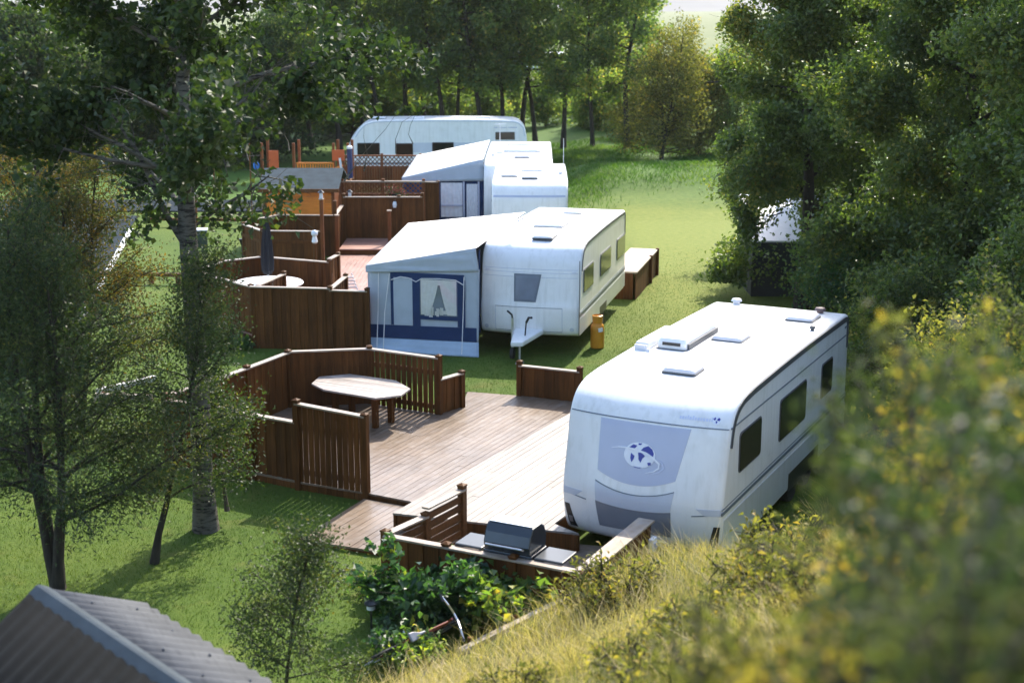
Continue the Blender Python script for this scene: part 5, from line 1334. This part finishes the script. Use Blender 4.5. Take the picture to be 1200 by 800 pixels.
broad(55, 2.6, .05, 20, .05, lambda g: 1.3 * (1 - g) ** .5 + .3, 12000, .09, .06, M['leaf_poplar'], 'dark bush against the rear corner of the nearest caravan', (7.9, 28.2, tz(7.9, 28.2) - .05), 'leafy_bush', .14, cat='bush', minz=.05, stems=3)
broad(56, 9.0, .18, 30, .05, lambda g: 2.6 * (1 - g) ** .5 + .6, 70000, .13, .095, M['leaf_poplar'], 'poplar standing behind the shed on the right', (9.9, 42.5, 0))
broad(57, 3.2, .05, 22, .03, lambda g: 1.6 * (1 - g) ** .5 + .3, 13000, .09, .06, M['leaf_poplar'], 'dark bush on the slope midway along the right edge', (8.6, 23.0, tz(8.6, 23.0) - .05), 'leafy_bush', .16, cat='bush', minz=.02, stems=3)
broad(58, 2.2, .04, 18, .03, lambda g: 1.3 * (1 - g) ** .5 + .3, 9000, .08, .05, M['leaf_olive'], 'olive bush on the slope above the nearest caravan', (6.6, 19.6, tz(6.6, 19.6) - .05), 'leafy_bush', .16, cat='bush', minz=.02, stems=3)

for k_, (x_, y_, h_, lab_) in enumerate(((9.3, 30.2, 3.4, 'bushy undergrowth below the slope poplar, behind the caravan rear'), (11.8, 34.5, 3.6, 'bushy undergrowth between the two big right-hand poplars'), (12.4, 29.0, 3.8, 'bushy undergrowth at the right edge under the poplars'), (9.8, 37.6, 3.0, 'bushy undergrowth hiding the right end of the shed'), (11.2, 24.5, 3.4, 'bushy undergrowth on the slope at the right edge'), (13.5, 38.5, 6.5, 'dim leafy tree behind the right-hand poplars'), (14.0, 33.0, 7.0, 'dim leafy tree at the right edge behind the poplars'))):
    broad(150 + k_, h_, .06, 24, .02, lambda g: h_ * (.48 * (1 - g) ** .5 + .1), 17000, .13, .095, M['leaf_poplar'], lab_, (x_, y_, tz(x_, y_) - .05), 'leafy_bush', .16, cat='bush', minz=.02, stems=3)

# the poplar row behind everything: three prototypes, then copies
def proto(seed, H, r0, nb, start, blen, nl, L, W, lmat, name, label, loc, spread=.28, stems=1, cat='tree', group=None, bark='bark_dark', subs=7):
    return broad(seed, H, r0, nb, start, blen, nl, L, W, lmat, label, loc, name, spread, subs, bark, cat, .3, stems, group)
ROW = 'poplars in the row behind the caravans'
row = [  # px of trunk, distance, proto, scale, label
 (735, 75.0, 0, 1.0, 'dark poplar trunk at the right end of the back row, beside the golden shrub'), (695, 76.0, 1, .95, 'second poplar from the right end of the back row'),
 (660, 77.5, 2, 1.0, 'poplar rising behind the right end of the side-on caravan'), (628, 79.0, 1, 1.05, 'thin poplar behind the far white building'),
 (611, 82.0, 0, 1.0, 'close twin poplar left of the far white building gap'), (590, 78.0, 2, .98, 'poplar with a bare lower trunk above the middle of the side-on caravan'),
 (566, 76.5, 0, 1.08, 'straight dark poplar above the side-on caravan roof hatches'), (536, 79.0, 1, 1.0, 'pale-stemmed poplar above the side-on caravan'),
 (523, 77.0, 2, 1.02, 'poplar next to the pale stem above the caravan'), (500, 81.0, 1, 1.0, 'poplar above the left windows of the side-on caravan'),
 (478, 78.5, 0, .96, 'poplar over the left end of the side-on caravan'), (450, 77.0, 2, 1.0, 'poplar just left of the side-on caravan nose'),
 (425, 80.0, 1, 1.0, 'poplar behind the play tower, nearest the caravan'), (398, 76.0, 0, .94, 'leafy poplar above the right end of the orange cabin'),
 (365, 79.0, 2, .92, 'leafy poplar above the middle of the orange cabin'), (335, 82.0, 1, .9, 'leftmost tall poplar of the back row, above the orange cabin')]
protos = []
for k, (H, r0, s_) in enumerate(((13.5, .17, 61), (12.5, .13, 62), (14, .15, 63))):
    protos.append((H, r0, s_))
made = {}
def px2x(px, y, z=1.0): return (px - 600) / 1667 * (.9734 * y + .2292 * (7.69 - z))
for i, (px, y_, k, sc, lab) in enumerate(row):
    loc = (px2x(px, y_), y_, 0)
    if k not in made:
        H, r0, s_ = protos[k]
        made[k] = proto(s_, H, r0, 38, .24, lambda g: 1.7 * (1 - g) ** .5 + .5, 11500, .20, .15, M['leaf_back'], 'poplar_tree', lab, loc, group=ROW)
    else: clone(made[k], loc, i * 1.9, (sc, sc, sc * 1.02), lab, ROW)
# second line of trees behind, and undergrowth
BACK = 'trees farther back beyond the poplar row'
for i, (px, y_, k, sc) in enumerate(((718, 94, 0, .95), (548, 97, 0, 1.0), (440, 96, 2, 1.0), (372, 96, 0, 1.0))):
    clone(made[k], (px2x(px, y_), y_, 0), i * 2.3 + 1, sc, 'shadowed tree among the trunks beyond the back row', BACK)

und = proto(71, 3.4, .05, 20, .04, lambda g: 1.5 * (1 - g) ** .5 + .4, 6000, .19, .13, M['leaf_back'], 'undergrowth_shrub', 'dark green shrub low among the poplar trunks', (px2x(700, 88), 88, 0), .25, 3, 'shrub', 'shrubs under the poplars')
for i, (px, y_, sc) in enumerate(((640, 93, .9), (605, 99, .7), (572, 90, .9), (545, 96, 1.0), (518, 88, 1.1), (492, 92, 1.2), (465, 87, 1.3), (440, 90, 1.2), (412, 86, 1.3), (385, 88, 1.2), (355, 84, 1.3), (680, 98, 1.0), (745, 92, 1.1))):
    clone(und, (px2x(px, y_), y_, 0), i * 1.3, (sc, sc, sc), 'dark green shrub low among the poplar trunks', 'shrubs under the poplars')

# golden shrubs at right of the row
gs = proto(81, 6.3, .08, 26, .06, lambda g: 2.1 * (1 - g) ** .45 + .4, 17000, .14, .075, M['leaf_olive'], 'golden_shrub', 'tall olive-gold shrub at the right end of the poplar row', (px2x(775, 69), 69, .4), .22, 4, 'shrub')
clone(gs, (px2x(820, 71.5), 71.5, .5), 2.0, .93, 'golden-topped shrub with a pale stem, in the middle of the shrub clump', None)
gd = proto(82, 5.6, .08, 24, .06, lambda g: 1.8 * (1 - g) ** .45 + .4, 13000, .15, .08, M['leaf_back'], 'grey_green_shrub', 'grey-green shrub against the pale field, right of the golden shrubs', (px2x(858, 72), 72, .5), .22, 4, 'shrub')
clone(gs, (px2x(748, 84), 84, .2), 4.0, (.9, .9, .85), 'olive shrub half behind the end poplar of the row', None)

# left group: lower trees with the pale field above them
lt = proto(91, 5.6, .10, 26, .06, lambda g: 2.3 * (1 - g) ** .5 + .5, 16000, .17, .12, M['leaf_deep'], 'leafy_tree', 'broad dark tree beyond the road behind the big aspen', (px2x(265, 70), 70, 0), .28, 2, 'tree')
for px, y_, sc, lab in ((300, 73, 1.15, 'broad tree beyond the road next to the poplar row'), (205, 74, .95, 'low dark tree beyond the road, left of the aspen trunk'), (150, 71, .95, 'low leafy tree beyond the road above the rusty shrub'), (95, 69, 1.05, 'leafy tree beyond the road near the left edge'), (40, 66, 1.25, 'tall leafy tree beyond the road at the left edge'), (-20, 68, 1.3, 'leafy tree at the very left edge beyond the road'), (240, 84, 1.0, 'dim tree deep behind the aspen trunk'), (175, 86, .95, 'dim tree deep behind the road, upper left'), (70, 82, 1.2, 'dim tree deep in the upper left corner')):
    clone(lt, (px2x(px, y_), y_, 0), px * .02, sc, lab)
# dark conifers
cf = proto(95, 5.4, .10, 60, .04, lambda g: 1.7 * (1 - g) + .15, 14000, .16, .035, M['leaf_dark'], 'spruce_tree', 'dark spruce showing right of the aspen trunk', (px2x(268, 78), 78, 0), .14)
clone(cf, (px2x(232, 77), 77, 0), 1.0, .9, 'dark spruce half behind the aspen trunk')

# shrubs on the near bank, thrown out of focus
def near(seed, label, x, y, H, wd, nl, lmat, L=.055, W=.016, stems=6, cat='shrub', name='willow_shrub'):
    rg = np.random.default_rng(seed); T_ = []; A_ = []
    for k in range(stems):
        a = k * 2.4 + rg.uniform(0, 1)
        t, an = skeleton(rg, H * rg.uniform(.7, 1), .014, 12, .15, lambda g: wd * (.75 * (1 - g) ** .5 + .2), (.4, 1.1), 5, .5, lean=(.35 * wd * math.cos(a), .35 * wd * math.sin(a)), n_trunk=6)
        T_ += t; A_ += [(p + np.array([0, 0, 0]), q_, z + 30 * k) for p, q_, z in an]
    return plant(name, label, cat, (x, y, tz(x, y) - .05), (T_, A_), nl, L, W, lmat, M['bark'], rg, .05, flat=.2, follow=1.3, trunkname='stems', crown='foliage', sides=5, sidesb=3, patchy=True)
near(101, 'dark willow shrub reaching highest at the right edge', 1.2, 3.0, 2.39, 0.46, 6500, M['leaf_willow'], .055, .019, name='willow_shrub')
near(102, "blurred willow shrub on the bank over the caravan's rear corner", 1.0, 3.2, 1.59, 0.46, 6500, M['leaf_willow'], .055, .019, name='willow_shrub')
near(103, 'tall blurred willow shrub just left of the right edge', 1.35, 3.8, 2.19, 0.55, 7500, M['leaf_near'], .055, .019, name='willow_shrub')
near(104, 'golden shrub on the bank below the caravan side windows', 1.08, 4.0, 1.44, 0.55, 7000, M['leaf_gold'], .055, .019, name='golden_shrub')
near(105, "low golden shrub nearest the caravan's front window", 0.8, 3.55, 1.28, 0.46, 5750, M['leaf_gold'], .055, .019, name='golden_shrub')
near(106, 'olive shrub on the bank nearest the caravan front corner', 0.7, 4.1, 1.56, 0.46, 5250, M['leaf_olive'], .055, .019, name='olive_shrub')
near(107, 'dark blurred shrub at the right edge halfway up the picture', 0.87, 2.25, 1.84, 0.44, 5750, M['leaf_near'], .055, .019, name='willow_shrub')
near(108, 'dark blurred shrub low at the right edge', 0.83, 2.5, 1.69, 0.46, 6250, M['leaf_near'], .055, .019, name='willow_shrub')
near(129, 'dark blurred shrub filling the lower right corner', 0.95, 2.9, 1.2, 0.5, 5200, M['leaf_near'], .055, .019, name='willow_shrub')
near(110, 'olive blurred shrub low beside the lower right corner', 0.62, 2.75, 1.44, 0.46, 5750, M['leaf_near'], .055, .019, name='willow_shrub')
near(111, 'lowest blurred shrub left of the lower right scrub', 0.42, 3.4, 1.09, 0.42, 3750, M['leaf_olive'], .055, .019, name='olive_shrub')
near(112, 'golden tipped shrub behind the blurred shrubs at the right', 1.75, 5.2, 1.89, 0.77, 8125, M['leaf_gold'], .055, .019, name='golden_shrub')
near(129, 'tall green shrub on the bank at the right edge behind the willows', 4.6, 12.5, 2.5, 1.0, 10000, M['leaf_near'], .07, .025, name='olive_shrub')
near(130, 'willow shrub on the bank beside the golden shrubs', 2.2, 6.4, 2.2, .85, 7000, M['leaf_near'], .06, .020)
near(131, 'green shrub on the bank level with the caravan rear', 5.9, 16.6, 2.4, 1.0, 10000, M['leaf_near'], .08, .03, name='olive_shrub')

WEED = 'weeds growing through the bank grass'
rw = np.random.default_rng(300)
for k_ in range(17):
    wx = rw.uniform(-.3, 3.2); wy = rw.uniform(7.0, 16.0)
    if k_ == 0: bush(301, 'leafy weed standing out of the straw-coloured bank grass', (wx, wy, tz(wx, wy)), .5, .7, 900, .07, .03, M['leaf_olive'], 'bank_weed', 'weed'); wd0 = bpy.data.objects['bank_weed']; wd0['group'] = WEED
    else: clone(wd0, (wx, wy, tz(wx, wy)), k_ * 1.7, float(rw.uniform(.7, 1.35)), 'leafy weed standing out of the straw-coloured bank grass', WEED)

# grass
def blades(name, label, n, region, hgt, wid, mat, seed, keep=None, lean=.35, tintf=None, kind='stuff', hvar=(.5, 1.3)):
    rg = np.random.default_rng(seed)
    x = rg.uniform(region[0], region[1], n); y = region[2] + (region[3] - region[2]) * rg.random(n)
    if keep is not None:
        k = keep(x, y, rg); x, y = x[k], y[k]; n = len(x)
    z = terrain(x, y)
    h = hgt * rg.uniform(hvar[0], hvar[1], n); a = rg.uniform(0, 2 * PI, n); l_ = rg.normal(size=(n, 2)) * lean * h[:, None] + np.stack([vnoise(x, y, 2.2, seed + 5), vnoise(x, y, 2.2, seed + 6)], 1) * .8 * h[:, None]
    w = wid * rg.uniform(.6, 1.3, n)
    dx, dy = np.cos(a) * w / 2, np.sin(a) * w / 2
    v = np.empty((n, 5, 3))
    v[:, 0] = np.stack([x - dx, y - dy, z - .01], 1); v[:, 1] = np.stack([x + dx, y + dy, z - .01], 1)
    v[:, 2] = np.stack([x + dx * .8 + l_[:, 0] * .35, y + dy * .8 + l_[:, 1] * .35, z + h * .55], 1); v[:, 3] = np.stack([x - dx * .8 + l_[:, 0] * .35, y - dy * .8 + l_[:, 1] * .35, z + h * .55], 1)
    v[:, 4] = np.stack([x + l_[:, 0], y + l_[:, 1], z + h * .95], 1)
    i = np.arange(n)[:, None] * 5
    tri = np.concatenate([i + np.array([[0, 1, 2]]), i + np.array([[0, 2, 3]]), i + np.array([[3, 2, 4]])], 1).reshape(-1, 3)
    t = rg.random(n) * .62 + .45 * (vnoise(x, y, 1.3, seed + 1) + .45) if tintf is None else tintf(x, y, rg)
    return setp(npmesh(name, v.reshape(-1, 3), tri, mat, None, np.repeat(np.clip(t, 0, 1), 5)), label, 'grass', kind=kind)

def bank_side(x, y, m=0.05):
    return terrain(x, y, False) > m
def keep_bank(x, y, rg):
    z = terrain(x, y, False)
    ax, ay = 1.75 + .449 * 3.4, 19.0 + .893 * 3.4
    du = np.abs((x - ax) * .449 + (y - ay) * .893); dv = np.abs((x - ax) * .893 - (y - ay) * .449)
    clump = vnoise(x, y, 3.0, 77) > rg.uniform(-.9, .5, len(x))
    return (z > .06) & ~((x > -1.5) & (x < 1.3) & (y > 14) & (y < 17.3) & (((x + 1.15) * .63 - (y - 15.2) * .776) < .22)) & ~((du < 4.0) & (dv < 1.4)) & clump
blades('meadow_grass', 'tall yellowing grass covering the near bank', 150000, (-2.6, 9.5, 4.5, 24), .36, .008, M['grass_long'], 201, keep_bank, .55)
blades('meadow_grass_near', 'tall dry grass on the bank close to the viewer', 30000, (-3.0, 3.6, 2.6, 8.5), .40, .007, M['grass_long'], 202, keep_bank, .55)
def keep_lawn(x, y, rg):
    z = terrain(x, y, False)
    hide = ((x > -5.8) & (x < 1.4) & (y > 22.9) & (y < 26.4)) | ((x > -1.7) & (x < 3) & (y > 16.5) & (y < 26))
    return (z < .05) & ~hide & (rg.random(len(x)) < np.clip(18 / y, .2, 1) * np.clip((47 - y) / 12, 0, 1))
blades('lawn_grass', 'short mown lawn grass between the decks and trees', 420000, (-10, 8, 12, 46), .042, .007, M['grass_blade'], 203, keep_lawn, .5)
blades('rough_grass', 'long unmown grass on the low rise beyond the caravans', 80000, (1.5, 14, 54, 80), .17, .028, M['grass_rough'], 204, lambda x, y, rg: (vnoise(x, y, 1.6, 31) > rg.uniform(-.6, .5, len(x))) & (rg.random(len(x)) < np.clip((y - 54 - .45 * (x - 3) - 2.5 * vnoise(x, y, .9, 8)) / 5, 0, 1)), .6)

# thin air over the valley
m_, nt, out = newmat('valley_haze')
pv = nt.nodes.new('ShaderNodeVolumePrincipled'); pv.inputs['Color'].default_value = (1, .97, .90, 1); pv.inputs['Density'].default_value = .00012; pv.inputs['Anisotropy'].default_value = .1
nt.links.new(pv.outputs[0], out.inputs['Volume'])
b = MB(); b.box((0, 1650, 27.5), (3600, 3600, 61)); setp(b.build('haze', m_), 'thin pale haze over the valley', 'haze', kind='stuff')

# ------------------------------------------------------------------ light, sky, camera
AZ, EL = math.radians(22), math.radians(42)
w = bpy.data.worlds.new('World'); S.world = w; w.use_nodes = True
nt = w.node_tree; nt.nodes.clear()
sky = nt.nodes.new('ShaderNodeTexSky'); sky.sky_type = 'NISHITA'; sky.sun_disc = False; sky.sun_elevation = EL; sky.sun_rotation = AZ
sky.air_density = 1.0; sky.dust_density = 1.5; sky.ozone_density = 1.0
bg = nt.nodes.new('ShaderNodeBackground'); bg.inputs[1].default_value = .15
wo = nt.nodes.new('ShaderNodeOutputWorld'); nt.links.new(sky.outputs[0], bg.inputs[0]); nt.links.new(bg.outputs[0], wo.inputs[0])
L = bpy.data.lights.new('sun', 'SUN'); L.energy = 2.7; L.angle = math.radians(.8); L.color = (1, .92, .79)
so = bpy.data.objects.new('sun', L); COL.objects.link(so); so.location = (20, 60, 50)
sv = Vector((math.sin(AZ) * math.cos(EL), math.cos(AZ) * math.cos(EL), math.sin(EL)))
so.rotation_euler = sv.to_track_quat('Z', 'Y').to_euler()

cam = bpy.data.cameras.new('camera'); co_ = bpy.data.objects.new('camera', cam); COL.objects.link(co_)
co_.location = (0, 0, 7.692); co_.rotation_euler = (PI / 2 - .23133, 0, 0)
cam.sensor_width = 36; cam.lens = 1667 / 1200 * 36; cam.clip_end = 6000; cam.clip_start = .05
cam.dof.use_dof = True; cam.dof.focus_distance = 26; cam.dof.aperture_fstop = 1.3
S.camera = co_

S.view_settings.view_transform = 'Standard'; S.view_settings.look = 'None'
S.view_settings.gamma = 1; S.view_settings.use_curve_mapping = False
S.view_settings.exposure = 1.78
S.cycles.use_denoising = True
S.cycles.max_bounces = 8; S.cycles.transparent_max_bounces = 12
S.cycles.sample_clamp_indirect = 6
